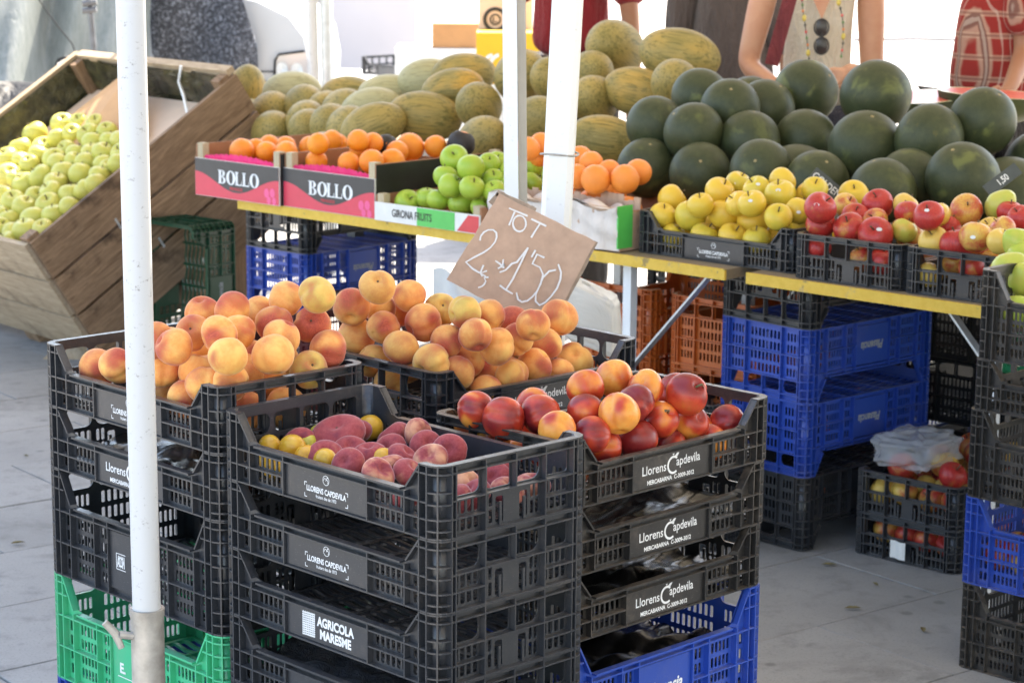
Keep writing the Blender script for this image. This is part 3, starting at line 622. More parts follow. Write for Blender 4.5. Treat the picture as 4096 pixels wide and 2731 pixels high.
# ------------------------------------------------------------------ fruit positions: x, y, z, radius, look
FR = {
 'peach_left': [
  (-0.696, 3.676, 0.799, 0.0355, 'r'), (-0.566, 3.543, 0.825, 0.0314, 'y'), (-0.57, 3.511, 0.881, 0.0314, 'R'), (-0.533, 3.459, 0.88, 0.0325, ''), (-0.515, 3.547, 0.887, 0.0314, 's'),
  (-0.509, 3.609, 0.907, 0.0314, ''), (-0.455, 3.569, 0.922, 0.0314, 'R'), (-0.439, 3.513, 0.894, 0.0314, 'y'), (-0.461, 3.452, 0.903, 0.0314, ''), (-0.422, 3.667, 0.898, 0.0314, ''),
  (-0.388, 3.574, 0.898, 0.0314, 'R'), (-0.373, 3.637, 0.928, 0.0327, 'y'), (-0.317, 3.574, 0.946, 0.0321, 'g'), (-0.329, 3.61, 0.891, 0.0325, 'sr'), (-0.369, 3.513, 0.887, 0.0314, ''),
  (-0.376, 3.445, 0.872, 0.0358, 'y'), (-0.438, 3.38, 0.882, 0.0331, 'y'), (-0.509, 3.528, 0.827, 0.0314, ''), (-0.299, 3.568, 0.857, 0.0335, 'R'), (-0.327, 3.519, 0.833, 0.0331, 'sg'),
  (-0.439, 3.416, 0.833, 0.0314, ''), (-0.424, 3.491, 0.833, 0.0314, ''), (-0.522, 3.484, 0.791, 0.0314, 'r'), (-0.486, 3.449, 0.822, 0.0314, ''), (-0.561, 3.578, 0.777, 0.0314, 'r'),
  (-0.655, 3.624, 0.816, 0.0314, ''), (-0.605, 3.588, 0.827, 0.0314, ''), (-0.507, 3.653, 0.798, 0.0356, 'f'), (-0.547, 3.801, 0.777, 0.0342, 'f'), (-0.42, 3.453, 0.778, 0.0353, 'f'),
  (-0.572, 3.643, 0.843, 0.0359, 'f'), (-0.361, 3.49, 0.778, 0.0351, 'f'), (-0.397, 3.566, 0.805, 0.034, 'f'), (-0.483, 3.713, 0.779, 0.0343, 'f'), (-0.387, 3.63, 0.83, 0.0363, 'f'),
  (-0.608, 3.786, 0.802, 0.0337, 'f'), (-0.565, 3.687, 0.791, 0.0343, 'f'), (-0.502, 3.587, 0.807, 0.0346, 'f'), (-0.44, 3.677, 0.818, 0.0346, 'f'), (-0.456, 3.537, 0.79, 0.0342, 'f'),
  (-0.601, 3.631, 0.778, 0.0349, 'f'), (-0.531, 3.739, 0.822, 0.0364, 'f'), (-0.443, 3.614, 0.789, 0.0358, 'f'),
 ],
 'peach_center': [
  (-0.236, 3.841, 0.915, 0.033, 'sy'), (-0.283, 3.88, 0.873, 0.0354, ''), (-0.277, 3.912, 0.813, 0.037, ''), (-0.237, 3.935, 0.861, 0.0314, 'r'), (-0.202, 3.986, 0.849, 0.0326, 'r'),
  (-0.226, 3.849, 0.842, 0.0314, 'R'), (-0.156, 3.867, 0.848, 0.036, ''), (-0.192, 3.798, 0.815, 0.0335, ''), (-0.114, 3.823, 0.823, 0.0314, 'R'), (-0.183, 3.914, 0.887, 0.0314, ''),
  (-0.127, 3.928, 0.861, 0.0314, 'sg'), (-0.083, 3.828, 0.874, 0.0314, 'g'), (-0.041, 3.877, 0.858, 0.0314, ''), (-0.063, 3.773, 0.845, 0.0314, 'R'), (-0.026, 3.822, 0.815, 0.0342, ''),
  (0.009, 3.903, 0.812, 0.0314, ''), (0.036, 3.863, 0.846, 0.0314, 'r'), (0.062, 3.973, 0.791, 0.0314, ''), (-0.138, 3.76, 0.797, 0.0356, 'y'), (-0.078, 3.863, 0.78, 0.0314, ''),
  (-0.131, 3.843, 0.764, 0.0314, ''), (-0.052, 3.912, 0.747, 0.0354, 'r'), (-0.0, 3.863, 0.755, 0.0314, 'y'), (0.04, 3.923, 0.76, 0.0351, ''), (0.115, 4.024, 0.75, 0.0356, 'y'),
  (0.085, 3.965, 0.737, 0.0314, ''), (-0.245, 3.869, 0.778, 0.0314, ''), (-0.093, 3.798, 0.773, 0.0314, 'R'), (-0.212, 3.833, 0.745, 0.0314, 'y'), (-0.075, 3.975, 0.731, 0.0344, 'f'),
  (-0.196, 3.954, 0.754, 0.0362, 'f'), (-0.116, 3.997, 0.779, 0.0336, 'f'), (-0.044, 3.823, 0.731, 0.0337, 'f'), (-0.005, 3.969, 0.734, 0.0375, 'f'), (-0.053, 4.005, 0.801, 0.0345, 'f'),
  (0.012, 4.149, 0.759, 0.0354, 'f'), (-0.02, 4.067, 0.791, 0.0374, 'f'), (-0.114, 3.932, 0.796, 0.0342, 'f'), (0.086, 4.025, 0.83, 0.0376, 'f'), (-0.09, 4.042, 0.733, 0.0355, 'f'),
  (-0.035, 4.105, 0.732, 0.0353, 'f'), (-0.121, 3.9, 0.734, 0.0373, 'f'), (-0.18, 3.889, 0.769, 0.0335, 'f'), (0.044, 4.02, 0.747, 0.0354, 'f'), (0.003, 3.976, 0.827, 0.0352, 'f'),
 ],
 'nectarine': [
  (0.166, 3.543, 0.819, 0.031, 'y'), (0.215, 3.503, 0.812, 0.0298, 's'), (0.282, 3.51, 0.8, 0.0346, 'st'), (0.168, 3.396, 0.793, 0.0334, 'y'), (0.197, 3.448, 0.799, 0.0298, 'R'),
  (0.239, 3.494, 0.762, 0.0298, 'st'), (0.201, 3.453, 0.739, 0.0334, 'R'), (0.146, 3.417, 0.735, 0.0298, 'R'), (0.306, 3.62, 0.717, 0.0298, 's'), (0.292, 3.546, 0.745, 0.0298, ''),
  (0.36, 3.628, 0.727, 0.0303, 'R'), (0.255, 3.521, 0.712, 0.0298, 'R'), (0.118, 3.479, 0.816, 0.0298, ''), (0.116, 3.426, 0.788, 0.0301, 'R'), (0.125, 3.368, 0.765, 0.0298, 'R'),
  (0.161, 3.503, 0.728, 0.0298, 'R'), (0.327, 3.57, 0.707, 0.0298, 'y'), (-0.056, 3.431, 0.789, 0.0305, 'r'), (-0.012, 3.391, 0.785, 0.0344, 'r'), (0.035, 3.471, 0.787, 0.0307, 'r'),
  (0.046, 3.412, 0.787, 0.0324, 'R'), (0.07, 3.34, 0.779, 0.0298, 'y'), (-0.063, 3.479, 0.751, 0.0298, 'y'), (-0.03, 3.436, 0.743, 0.0298, 'y'), (0.084, 3.337, 0.714, 0.0355, 'f'),
  (0.219, 3.649, 0.711, 0.0326, 'f'), (0.26, 3.714, 0.729, 0.0318, 'f'), (0.041, 3.531, 0.741, 0.0322, 'f'), (0.193, 3.69, 0.753, 0.033, 'f'), (0.024, 3.463, 0.713, 0.0333, 'f'),
  (-0.017, 3.516, 0.713, 0.0349, 'f'), (0.05, 3.586, 0.711, 0.0325, 'f'), (0.222, 3.76, 0.711, 0.0335, 'f'), (0.273, 3.641, 0.776, 0.0319, 'f'), (0.305, 3.678, 0.71, 0.0328, 'f'),
  (0.174, 3.563, 0.717, 0.0319, 'f'),
 ],
 'flat_peach': [
  (-0.269, 3.396, 0.744, 0.0299, 'flat'), (-0.215, 3.291, 0.75, 0.0281, ''), (-0.186, 3.429, 0.746, 0.0302, 's'), (-0.144, 3.388, 0.759, 0.0281, 'p'), (-0.13, 3.332, 0.754, 0.0281, ''),
  (-0.094, 3.285, 0.757, 0.0297, ''), (-0.163, 3.275, 0.749, 0.0281, 's'), (-0.12, 3.231, 0.758, 0.0281, 'p'), (-0.243, 3.229, 0.75, 0.0281, ''), (-0.192, 3.136, 0.759, 0.0281, 'p'),
  (-0.149, 3.174, 0.751, 0.0281, ''), (-0.181, 3.221, 0.749, 0.0281, 'p'), (-0.064, 3.156, 0.739, 0.0281, 'p'), (-0.025, 3.192, 0.738, 0.0281, ''), (-0.052, 3.104, 0.738, 0.0281, ''),
  (-0.005, 3.126, 0.738, 0.0281, 'p'), (-0.024, 3.248, 0.738, 0.0281, ''), (-0.076, 3.058, 0.741, 0.0281, ''), (0.032, 3.163, 0.738, 0.0281, 'p'), (-0.148, 3.088, 0.738, 0.0281, ''),
  (-0.248, 3.34, 0.742, 0.0306, 'f'), (-0.251, 3.457, 0.744, 0.0335, 'f'), (-0.187, 3.353, 0.741, 0.0299, 'f'), (-0.282, 3.29, 0.746, 0.0303, 'f'), (-0.329, 3.386, 0.741, 0.03, 'f'),
 ],
 'plum': [
  (-0.373, 3.361, 0.744, 0.0179, ''), (-0.336, 3.343, 0.747, 0.0206, ''), (-0.31, 3.299, 0.743, 0.0196, ''), (-0.227, 3.486, 0.746, 0.0207, ''), (-0.264, 3.465, 0.748, 0.0179, ''),
  (-0.302, 3.428, 0.745, 0.0179, 'g'), (-0.315, 3.385, 0.74, 0.0179, 'g'), (-0.279, 3.261, 0.748, 0.0179, ''), (-0.264, 3.295, 0.741, 0.0179, ''), (-0.192, 3.277, 0.746, 0.0179, ''),
  (-0.376, 3.331, 0.728, 0.0179, ''), (-0.345, 3.277, 0.735, 0.0179, ''), (-0.362, 3.302, 0.728, 0.0179, ''),
 ],
 'orange_a': [
  (-0.817, 6.698, 0.846, 0.0383, ''), (-0.739, 6.67, 0.847, 0.0323, ''), (-0.677, 6.637, 0.848, 0.0355, ''), (-0.693, 6.785, 0.851, 0.0323, ''), (-0.748, 6.823, 0.851, 0.0323, ''),
  (-0.781, 6.761, 0.845, 0.0323, ''), (-0.62, 6.776, 0.852, 0.0323, ''), (-0.554, 6.807, 0.868, 0.0324, ''), (-0.542, 6.871, 0.851, 0.0323, ''), (-0.775, 6.59, 0.762, 0.0362, 'f'),
  (-0.677, 6.507, 0.762, 0.0345, 'f'), (-0.598, 6.621, 0.765, 0.0369, 'f'), (-0.718, 6.717, 0.767, 0.0349, 'f'), (-0.515, 6.775, 0.761, 0.0352, 'f'), (-0.601, 6.691, 0.759, 0.0343, 'f'),
 ],
 'orange_b': [
  (-0.449, 6.441, 0.906, 0.0323, ''), (-0.447, 6.55, 0.868, 0.0362, ''), (-0.411, 6.494, 0.893, 0.0323, ''), (-0.572, 6.46, 0.843, 0.0323, ''), (-0.563, 6.421, 0.897, 0.0323, ''),
  (-0.374, 6.549, 0.88, 0.0323, 'w'), (-0.306, 6.59, 0.872, 0.0434, ''), (-0.23, 6.571, 0.877, 0.0338, ''), (-0.155, 6.557, 0.886, 0.0394, 'w'), (-0.471, 6.362, 0.849, 0.0323, ''),
  (-0.403, 6.328, 0.857, 0.0362, ''), (-0.348, 6.382, 0.852, 0.0384, ''), (-0.339, 6.492, 0.869, 0.0334, ''), (-0.457, 6.351, 0.768, 0.0378, 'f'), (-0.32, 6.554, 0.771, 0.0344, 'f'),
  (-0.392, 6.412, 0.773, 0.0348, 'f'), (-0.216, 6.5, 0.762, 0.0361, 'f'), (-0.534, 6.488, 0.761, 0.0374, 'f'), (-0.362, 6.5, 0.759, 0.0361, 'f'), (-0.336, 6.287, 0.762, 0.0345, 'f'),
  (-0.187, 6.566, 0.762, 0.0364, 'f'),
 ],
 'orange_c': [
  (0.073, 5.952, 0.948, 0.0331, ''), (0.038, 5.893, 0.943, 0.0331, ''), (0.072, 6.011, 0.915, 0.0331, ''), (0.178, 5.993, 0.906, 0.0367, ''), (0.205, 5.875, 0.908, 0.0331, ''),
  (0.25, 5.817, 0.892, 0.0331, ''), (0.213, 5.754, 0.88, 0.039, ''), (0.288, 5.748, 0.882, 0.039, ''), (0.327, 5.816, 0.893, 0.0356, ''), (0.166, 5.814, 0.88, 0.0331, ''),
  (0.273, 6.062, 0.793, 0.0391, 'f'), (0.478, 5.966, 0.762, 0.0392, 'f'), (0.235, 5.965, 0.823, 0.0373, 'f'), (0.105, 5.906, 0.781, 0.0392, 'f'), (0.08, 5.978, 0.762, 0.0393, 'f'),
  (0.207, 5.78, 0.789, 0.037, 'f'), (0.209, 6.022, 0.785, 0.0371, 'f'), (0.463, 6.034, 0.794, 0.0388, 'f'), (0.129, 5.981, 0.822, 0.0391, 'f'), (0.31, 5.978, 0.771, 0.0387, 'f'),
 ],
 'green_apple': [
  (-0.163, 6.141, 0.889, 0.0396, ''), (-0.115, 6.019, 0.876, 0.0388, ''), (-0.187, 6.084, 0.846, 0.0334, ''), (-0.171, 6.017, 0.828, 0.035, ''), (-0.111, 5.962, 0.83, 0.0346, ''),
  (-0.067, 6.092, 0.879, 0.0323, ''), (-0.046, 6.154, 0.877, 0.0323, ''), (-0.053, 6.042, 0.842, 0.0323, ''), (-0.049, 5.959, 0.821, 0.0323, ''), (-0.206, 6.077, 0.781, 0.0323, ''),
  (-0.143, 6.05, 0.774, 0.0352, ''), (-0.085, 5.989, 0.774, 0.0323, ''), (0.049, 6.115, 0.87, 0.0323, ''), (0.065, 6.177, 0.843, 0.0359, ''), (0.051, 6.064, 0.831, 0.0323, ''),
  (-0.236, 6.136, 0.778, 0.0323, ''), (-0.006, 6.078, 0.862, 0.0333, ''), (-0.002, 6.008, 0.831, 0.033, ''), (0.002, 6.089, 0.786, 0.0335, ''), (-0.037, 6.035, 0.772, 0.0323, ''),
  (0.035, 6.148, 0.771, 0.0345, 'f'), (-0.093, 6.211, 0.848, 0.0378, 'f'), (-0.244, 6.22, 0.763, 0.0368, 'f'), (-0.051, 6.256, 0.803, 0.0382, 'f'), (-0.019, 6.204, 0.841, 0.0346, 'f'),
  (-0.132, 6.117, 0.757, 0.0342, 'f'), (-0.082, 6.084, 0.794, 0.0368, 'f'), (-0.152, 6.274, 0.842, 0.036, 'f'), (-0.098, 6.31, 0.813, 0.0354, 'f'), (-0.078, 6.39, 0.766, 0.0367, 'f'),
  (-0.294, 6.166, 0.761, 0.0376, 'f'), (0.127, 6.186, 0.778, 0.0375, 'f'),
 ],
 'golden_apple': [
  (0.379, 5.617, 0.806, 0.0342, ''), (0.406, 5.676, 0.84, 0.0392, ''), (0.446, 5.577, 0.811, 0.0408, ''), (0.526, 5.528, 0.823, 0.0404, ''), (0.519, 5.585, 0.871, 0.0385, ''),
  (0.569, 5.631, 0.886, 0.0342, ''), (0.605, 5.516, 0.886, 0.0358, ''), (0.581, 5.394, 0.866, 0.035, ''), (0.655, 5.45, 0.882, 0.0398, ''), (0.67, 5.543, 0.904, 0.0359, ''),
  (0.597, 5.496, 0.813, 0.0424, ''), (0.639, 5.339, 0.841, 0.0347, ''), (0.692, 5.379, 0.851, 0.035, ''), (0.741, 5.531, 0.872, 0.0382, ''), (0.74, 5.46, 0.894, 0.0332, ''),
  (0.84, 5.487, 0.879, 0.0378, ''), (0.405, 5.593, 0.757, 0.0342, ''), (0.479, 5.528, 0.765, 0.0383, ''), (0.542, 5.464, 0.775, 0.0356, ''), (0.597, 5.415, 0.775, 0.0353, ''),
  (0.554, 5.453, 0.858, 0.0332, ''), (0.465, 5.502, 0.847, 0.0336, ''), (0.712, 5.428, 0.814, 0.0331, ''), (0.626, 5.655, 0.766, 0.0378, 'f'), (0.763, 5.446, 0.763, 0.0397, 'f'),
  (0.425, 5.663, 0.759, 0.0357, 'f'), (0.747, 5.541, 0.761, 0.0376, 'f'), (0.569, 5.55, 0.763, 0.0398, 'f'), (0.508, 5.657, 0.769, 0.0394, 'f'), (0.649, 5.587, 0.777, 0.0366, 'f'),
  (0.657, 5.515, 0.761, 0.0382, 'f'), (0.711, 5.499, 0.81, 0.0384, 'f'), (0.656, 5.542, 0.833, 0.0369, 'f'),
 ],
 'red_apple_a': [
  (0.721, 5.213, 0.881, 0.0392, 'r'), (0.799, 5.335, 0.872, 0.0306, ''), (0.732, 5.268, 0.835, 0.0363, 'r'), (0.792, 5.208, 0.835, 0.0381, 'r'), (0.814, 5.273, 0.853, 0.034, 'r'),
  (0.873, 5.312, 0.878, 0.0388, 'R'), (0.845, 5.153, 0.828, 0.042, 'r'), (0.854, 5.222, 0.851, 0.0306, ''), (0.933, 5.276, 0.881, 0.0306, 'y'), (0.927, 5.213, 0.871, 0.0313, 'r'),
  (0.913, 5.166, 0.835, 0.0311, 'g'), (0.855, 5.118, 0.769, 0.0331, 'r'), (0.724, 5.231, 0.784, 0.0306, 'R'), (1.116, 5.397, 0.759, 0.0362, 'f'), (0.941, 5.231, 0.809, 0.0343, 'f'),
  (0.874, 5.32, 0.801, 0.0355, 'f'), (0.822, 5.182, 0.765, 0.0345, 'f'), (1.002, 5.284, 0.758, 0.0345, 'f'), (0.975, 5.394, 0.794, 0.0356, 'f'), (0.938, 5.3, 0.817, 0.034, 'f'),
  (1.031, 5.5, 0.762, 0.0348, 'f'), (0.998, 5.331, 0.807, 0.0347, 'f'), (0.936, 5.271, 0.757, 0.0337, 'f'), (1.055, 5.297, 0.802, 0.0331, 'f'), (1.089, 5.333, 0.758, 0.0346, 'f'),
 ],
 'red_apple_b': [
  (0.94, 5.013, 0.891, 0.0355, 'R'), (0.971, 5.076, 0.885, 0.0306, 'y'), (0.957, 5.029, 0.832, 0.0346, 'y'), (1.002, 5.118, 0.851, 0.033, 'R'), (1.003, 4.995, 0.83, 0.0396, 'R'),
  (1.054, 5.16, 0.886, 0.0388, 's'), (1.032, 4.935, 0.855, 0.0382, ''), (1.144, 5.109, 0.887, 0.0306, 'r'), (1.154, 5.047, 0.884, 0.0306, 'R'), (1.1, 4.975, 0.868, 0.0306, ''),
  (1.077, 4.887, 0.852, 0.0315, 'y'), (1.084, 5.035, 0.857, 0.0306, 'y'), (0.951, 5.029, 0.753, 0.0306, 'y'), (1.006, 5.051, 0.779, 0.0306, ''), (1.032, 4.958, 0.784, 0.0306, 'r'),
  (1.149, 4.943, 0.766, 0.035, 'f'), (1.237, 5.314, 0.759, 0.0351, 'f'), (1.176, 5.106, 0.78, 0.0366, 'f'), (1.092, 4.997, 0.784, 0.0366, 'f'), (1.115, 5.191, 0.759, 0.0359, 'f'),
  (1.159, 5.253, 0.767, 0.034, 'f'), (1.067, 5.067, 0.802, 0.0346, 'f'), (1.322, 5.136, 0.759, 0.0329, 'f'), (1.339, 5.202, 0.759, 0.0358, 'f'), (1.031, 5.109, 0.759, 0.0358, 'f'),
  (1.268, 5.233, 0.769, 0.0351, 'f'), (1.293, 5.179, 0.806, 0.0348, 'f'),
 ],
 'melon': [
  (-1.019, 8.516, 0.868, 0.076, 1.0, 80, 'y'), (-0.894, 8.228, 0.826, 0.076, 1.02, 15, 'e'), (-0.766, 8.163, 0.856, 0.076, 1.0, 0, 'e'), (-0.664, 8.056, 0.843, 0.076, 1.0, 0, ''), (-0.6, 7.883, 0.864, 0.076, 1.0, -25, ''),
  (-0.597, 8.185, 0.889, 0.076, 1.0, -5, 'y'), (-0.493, 7.757, 0.88, 0.076, 1.0, 10, 'p'), (-0.735, 7.928, 0.818, 0.076, 1.0, 10, ''), (-0.704, 7.784, 0.801, 0.076, 1.0, 5, 'e'), (-0.623, 7.664, 0.83, 0.076, 1.0, 0, ''),
  (-0.557, 7.531, 0.835, 0.076, 1.0, 0, ''), (-0.467, 7.413, 0.855, 0.076, 1.0, 20, 'g'), (-0.3, 7.503, 0.88, 0.0856, 1.5, -5, 'Y'), (-0.207, 7.619, 0.96, 0.076, 1.09, 10, 'o'), (-0.298, 7.842, 0.977, 0.076, 1.0, 5, 'p'),
  (-0.175, 7.759, 1.002, 0.076, 1.0, 5, 'y'), (-0.116, 7.39, 0.928, 0.076, 1.05, 20, ''), (-0.439, 7.891, 0.918, 0.076, 1.0, 0, 'p'), (-0.825, 8.342, 0.893, 0.076, 1.0, 0, 'p'), (-0.864, 7.986, 0.775, 0.076, 1.0, 0, ''),
  (-0.098, 7.077, 0.846, 0.076, 1.0, 30, ''), (-0.983, 8.342, 0.787, 0.076, 1.0, 0, ''), (0.33, 7.39, 1.119, 0.092, 1.08, 60, 'e'), (0.521, 7.092, 1.116, 0.0883, 1.31, -10, 'Y'), (0.384, 6.953, 1.013, 0.076, 1.35, -12, 'y'),
  (0.494, 6.847, 1.044, 0.076, 1.0, -20, ''), (0.022, 7.505, 1.019, 0.0864, 1.28, 10, ''), (0.251, 7.027, 0.979, 0.076, 1.18, -35, ''), (0.27, 6.669, 0.889, 0.076, 1.35, -8, 'y'), (0.071, 6.987, 0.918, 0.076, 1.0, 0, ''),
  (0.244, 7.242, 1.044, 0.076, 1.0, -20, ''), (0.135, 7.341, 1.018, 0.076, 1.0, 0, ''), (0.692, 6.372, 0.806, 0.085, 1.3, 30, 'f'), (0.102, 7.105, 0.806, 0.085, 1.3, 30, 'f'), (0.732, 6.571, 0.856, 0.085, 1.3, 30, 'f'),
  (0.57, 6.508, 0.806, 0.085, 1.3, 30, 'f'),
 ],
 'watermelon': [
  (0.846, 6.493, 1.053, 0.0948, 1.0, 0, 'l'), (1.009, 6.251, 1.064, 0.1002, 1.0, 0, 'l'), (0.811, 6.205, 0.94, 0.089, 1.0, 0, ''), (0.943, 5.975, 0.944, 0.1026, 1.0, 0, ''), (1.093, 5.875, 0.98, 0.0898, 1.1, 0, 'y'),
  (1.245, 5.944, 1.02, 0.0907, 1.1, 0, 'l'), (1.14, 5.636, 0.899, 0.0952, 1.16, 0, 'l'), (0.649, 6.133, 0.946, 0.085, 1.04, 0, ''), (0.655, 5.889, 0.891, 0.085, 1.0, 0, ''), (1.028, 5.762, 0.883, 0.085, 1.0, 0, ''),
  (0.935, 5.624, 0.873, 0.085, 1.0, 0, ''), (0.794, 5.818, 0.87, 0.085, 1.0, 0, ''), (0.4, 6.292, 0.969, 0.085, 1.0, 0, ''), (0.496, 6.147, 0.964, 0.085, 1.0, 0, ''), (0.506, 6.022, 0.867, 0.085, 1.0, 0, ''),
  (0.371, 6.172, 0.864, 0.085, 1.0, 0, ''), (0.535, 6.433, 1.039, 0.085, 1.0, 0, 'g'), (0.691, 6.547, 1.009, 0.085, 1.0, 0, 'g'), (0.717, 6.383, 1.013, 0.085, 1.0, 0, ''), (0.606, 6.267, 1.022, 0.085, 1.0, 0, ''),
  (1.188, 5.979, 0.833, 0.11, 1.3, 30, 'f'), (0.889, 6.362, 0.833, 0.11, 1.3, 30, 'f'), (1.422, 5.966, 0.885, 0.11, 1.3, 30, 'f'), (1.286, 5.757, 0.833, 0.11, 1.3, 30, 'f'), (0.774, 6.033, 0.833, 0.11, 1.3, 30, 'f'),
  (1.025, 6.147, 0.833, 0.11, 1.3, 30, 'f'),
 ],
 'wood_apple': [
  (-1.713, 8.477, 0.752, 0.0378, 'b'), (-1.635, 8.412, 0.763, 0.033, 'b'), (-1.826, 8.514, 0.711, 0.041, 'b'), (-1.868, 8.453, 0.658, 0.041, 'b'), (-1.766, 8.381, 0.667, 0.0406, 'b'),
  (-1.71, 8.36, 0.708, 0.033, 'b'), (-1.651, 8.343, 0.729, 0.033, 'b'), (-1.556, 8.324, 0.765, 0.0357, ''), (-1.572, 8.261, 0.733, 0.0378, ''), (-1.497, 8.215, 0.75, 0.033, ''),
  (-1.542, 8.176, 0.711, 0.0374, ''), (-1.471, 8.123, 0.724, 0.033, ''), (-1.654, 8.251, 0.676, 0.033, ''), (-1.604, 8.164, 0.672, 0.033, ''), (-1.536, 8.103, 0.684, 0.033, ''),
  (-1.48, 8.042, 0.689, 0.0369, ''), (-1.768, 8.296, 0.652, 0.0357, ''), (-1.689, 8.198, 0.644, 0.0399, ''), (-1.661, 8.128, 0.638, 0.0373, ''), (-1.542, 8.042, 0.653, 0.0368, ''),
  (-1.627, 8.048, 0.615, 0.0392, ''), (-1.549, 7.965, 0.62, 0.0388, ''), (-1.599, 8.102, 0.651, 0.033, ''), (-1.47, 7.979, 0.656, 0.033, ''), (-1.44, 7.923, 0.645, 0.033, ''),
  (-1.464, 7.864, 0.628, 0.033, ''), (-1.909, 8.391, 0.626, 0.041, ''), (-1.875, 8.255, 0.579, 0.041, ''), (-1.838, 8.32, 0.625, 0.0334, 'b'), (-1.792, 8.239, 0.624, 0.033, 'b'),
  (-1.717, 8.089, 0.595, 0.0409, ''), (-1.783, 8.121, 0.563, 0.041, ''), (-1.831, 8.192, 0.575, 0.033, ''), (-1.642, 7.981, 0.586, 0.0367, ''), (-1.647, 7.914, 0.562, 0.0365, ''),
  (-1.566, 7.869, 0.557, 0.0405, ''), (-1.512, 7.828, 0.583, 0.033, ''), (-1.465, 7.792, 0.608, 0.033, ''), (-1.716, 7.979, 0.535, 0.0343, ''), (-1.641, 7.846, 0.523, 0.041, ''),
  (-1.801, 8.004, 0.512, 0.041, ''), (-1.745, 7.919, 0.506, 0.0387, ''), (-1.549, 7.744, 0.532, 0.033, ''), (-1.608, 7.755, 0.501, 0.0357, ''), (-1.686, 7.794, 0.479, 0.041, ''),
  (-1.792, 7.89, 0.466, 0.034, ''), (-1.7, 7.721, 0.451, 0.0401, ''), (-1.757, 7.772, 0.434, 0.0336, ''), (-1.629, 7.678, 0.462, 0.033, ''), (-1.762, 7.71, 0.412, 0.0334, ''),
  (-1.859, 8.099, 0.523, 0.0372, ''), (-1.839, 7.953, 0.472, 0.0343, ''), (-1.812, 7.831, 0.443, 0.0339, ''), (-1.421, 8.076, 0.729, 0.037, ''), (-1.399, 7.966, 0.695, 0.0365, ''),
  (-1.397, 7.877, 0.668, 0.0339, ''),
 ],
}
# ------------------------------------------------------------------ fruit materials (object colour: red share, green share, tone)
def fruit_base(name):
    m = N(name); m.col = m.info('Color'); s = m.n('SeparateColor'); m.l(m.col, s.inputs[0]); m.cr, m.cg, m.cb = s.outputs[0], s.outputs[1], s.outputs[2]
    m.rnd = m.math('MULTIPLY', m.info('Random'), 40.0)
    return m
def peach_mat():
    m = fruit_base('peach_skin'); P = m.obj()
    a = m.noise(P, .75, 1.2, .4, .2, m.rnd); b = m.noise(P, 5, 6, .7, .2, m.rnd); s = m.noise(m.mapv(P, (2, 2, .5)), 6, 5, .7, .5, m.rnd); d = m.noise(P, 38, 3, .8, 0, m.rnd)
    base = m.ramp(b, [(.3, (.88, .32, .08)), (.65, (.94, .45, .135))])
    base = m.mix(m.math('MULTIPLY', m.step(m.noise(P, 1.3, 2, .5, 0, m.math('ADD', m.rnd, 7.0)), .42, .72), .9), base, (.95, .54, .155))
    base = m.mix(m.math('MULTIPLY', m.cg, m.step(a, .25, .62)), base, (.60, .55, .12))
    f = m.math('ADD', m.math('ADD', m.math('MULTIPLY', m.math('SUBTRACT', a, .5), 2.6), m.math('MULTIPLY', m.math('SUBTRACT', s, .5), .6)), m.cr)
    k = m.step(f, .08, .92)
    base = m.mix(m.math('MULTIPLY', k, .92), base, m.ramp(s, [(.3, (.30, .026, .034)), (.7, (.62, .115, .066))]))
    base = m.mix(m.math('MULTIPLY', m.step(d, .62, .74), .25), base, (.95, .72, .5))
    m.b.inputs['Sheen Roughness'].default_value = .35; m.b.inputs['Sheen Tint'].default_value = (1, .86, .74, 1)
    m.bump(d, .12, .02)
    return m.out(base, .72, .22, sheen=.38)
def nect_mat():
    m = fruit_base('nectarine_skin'); P = m.obj()
    a = m.noise(P, .75, 1.3, .4, .3, m.rnd); b = m.noise(P, 4, 6, .7, .2, m.rnd); d = m.noise(P, 60, 2, .8, 0, m.rnd)
    base = m.ramp(b, [(.3, (.86, .26, .03)), (.7, (.92, .44, .09))])
    f = m.math('ADD', m.math('ADD', m.math('MULTIPLY', m.math('SUBTRACT', a, .5), 2.8), m.math('MULTIPLY', m.math('SUBTRACT', b, .5), .7)), m.cr)
    base = m.mix(m.step(f, -.12, .50), base, m.ramp(b, [(.3, (.42, .018, .014)), (.7, (.68, .09, .03))]))
    base = m.mix(m.math('MULTIPLY', m.step(f, .42, .95), .85), base, (.16, .010, .018))
    base = m.mix(m.math('MULTIPLY', m.step(d, .62, .72), .25), base, (.85, .45, .15))
    return m.out(base, m.math('ADD', .26, m.math('MULTIPLY', b, .16)), .45)
def flat_mat():
    m = fruit_base('flat_peach_skin'); P = m.obj()
    a = m.noise(P, 1.0, 3, .5, .3, m.rnd); b = m.noise(P, 6, 6, .7, .2, m.rnd); d = m.noise(P, 40, 3, .8, 0, m.rnd)
    base = m.ramp(b, [(.3, (.27, .035, .042)), (.7, (.43, .09, .085))])
    base = m.mix(m.math('MULTIPLY', m.step(m.math('ADD', a, m.cg), .62, .95), .85), base, (.75, .40, .22))
    base = m.mix(m.math('MULTIPLY', m.step(a, .5, .28), .6), base, (.15, .028, .05))
    base = m.mix(m.math('MULTIPLY', m.step(d, .62, .74), .22), base, (.6, .42, .42))
    m.b.inputs['Sheen Roughness'].default_value = .35; m.b.inputs['Sheen Tint'].default_value = (.95, .85, .9, 1)
    return m.out(base, .7, .22, sheen=.5)
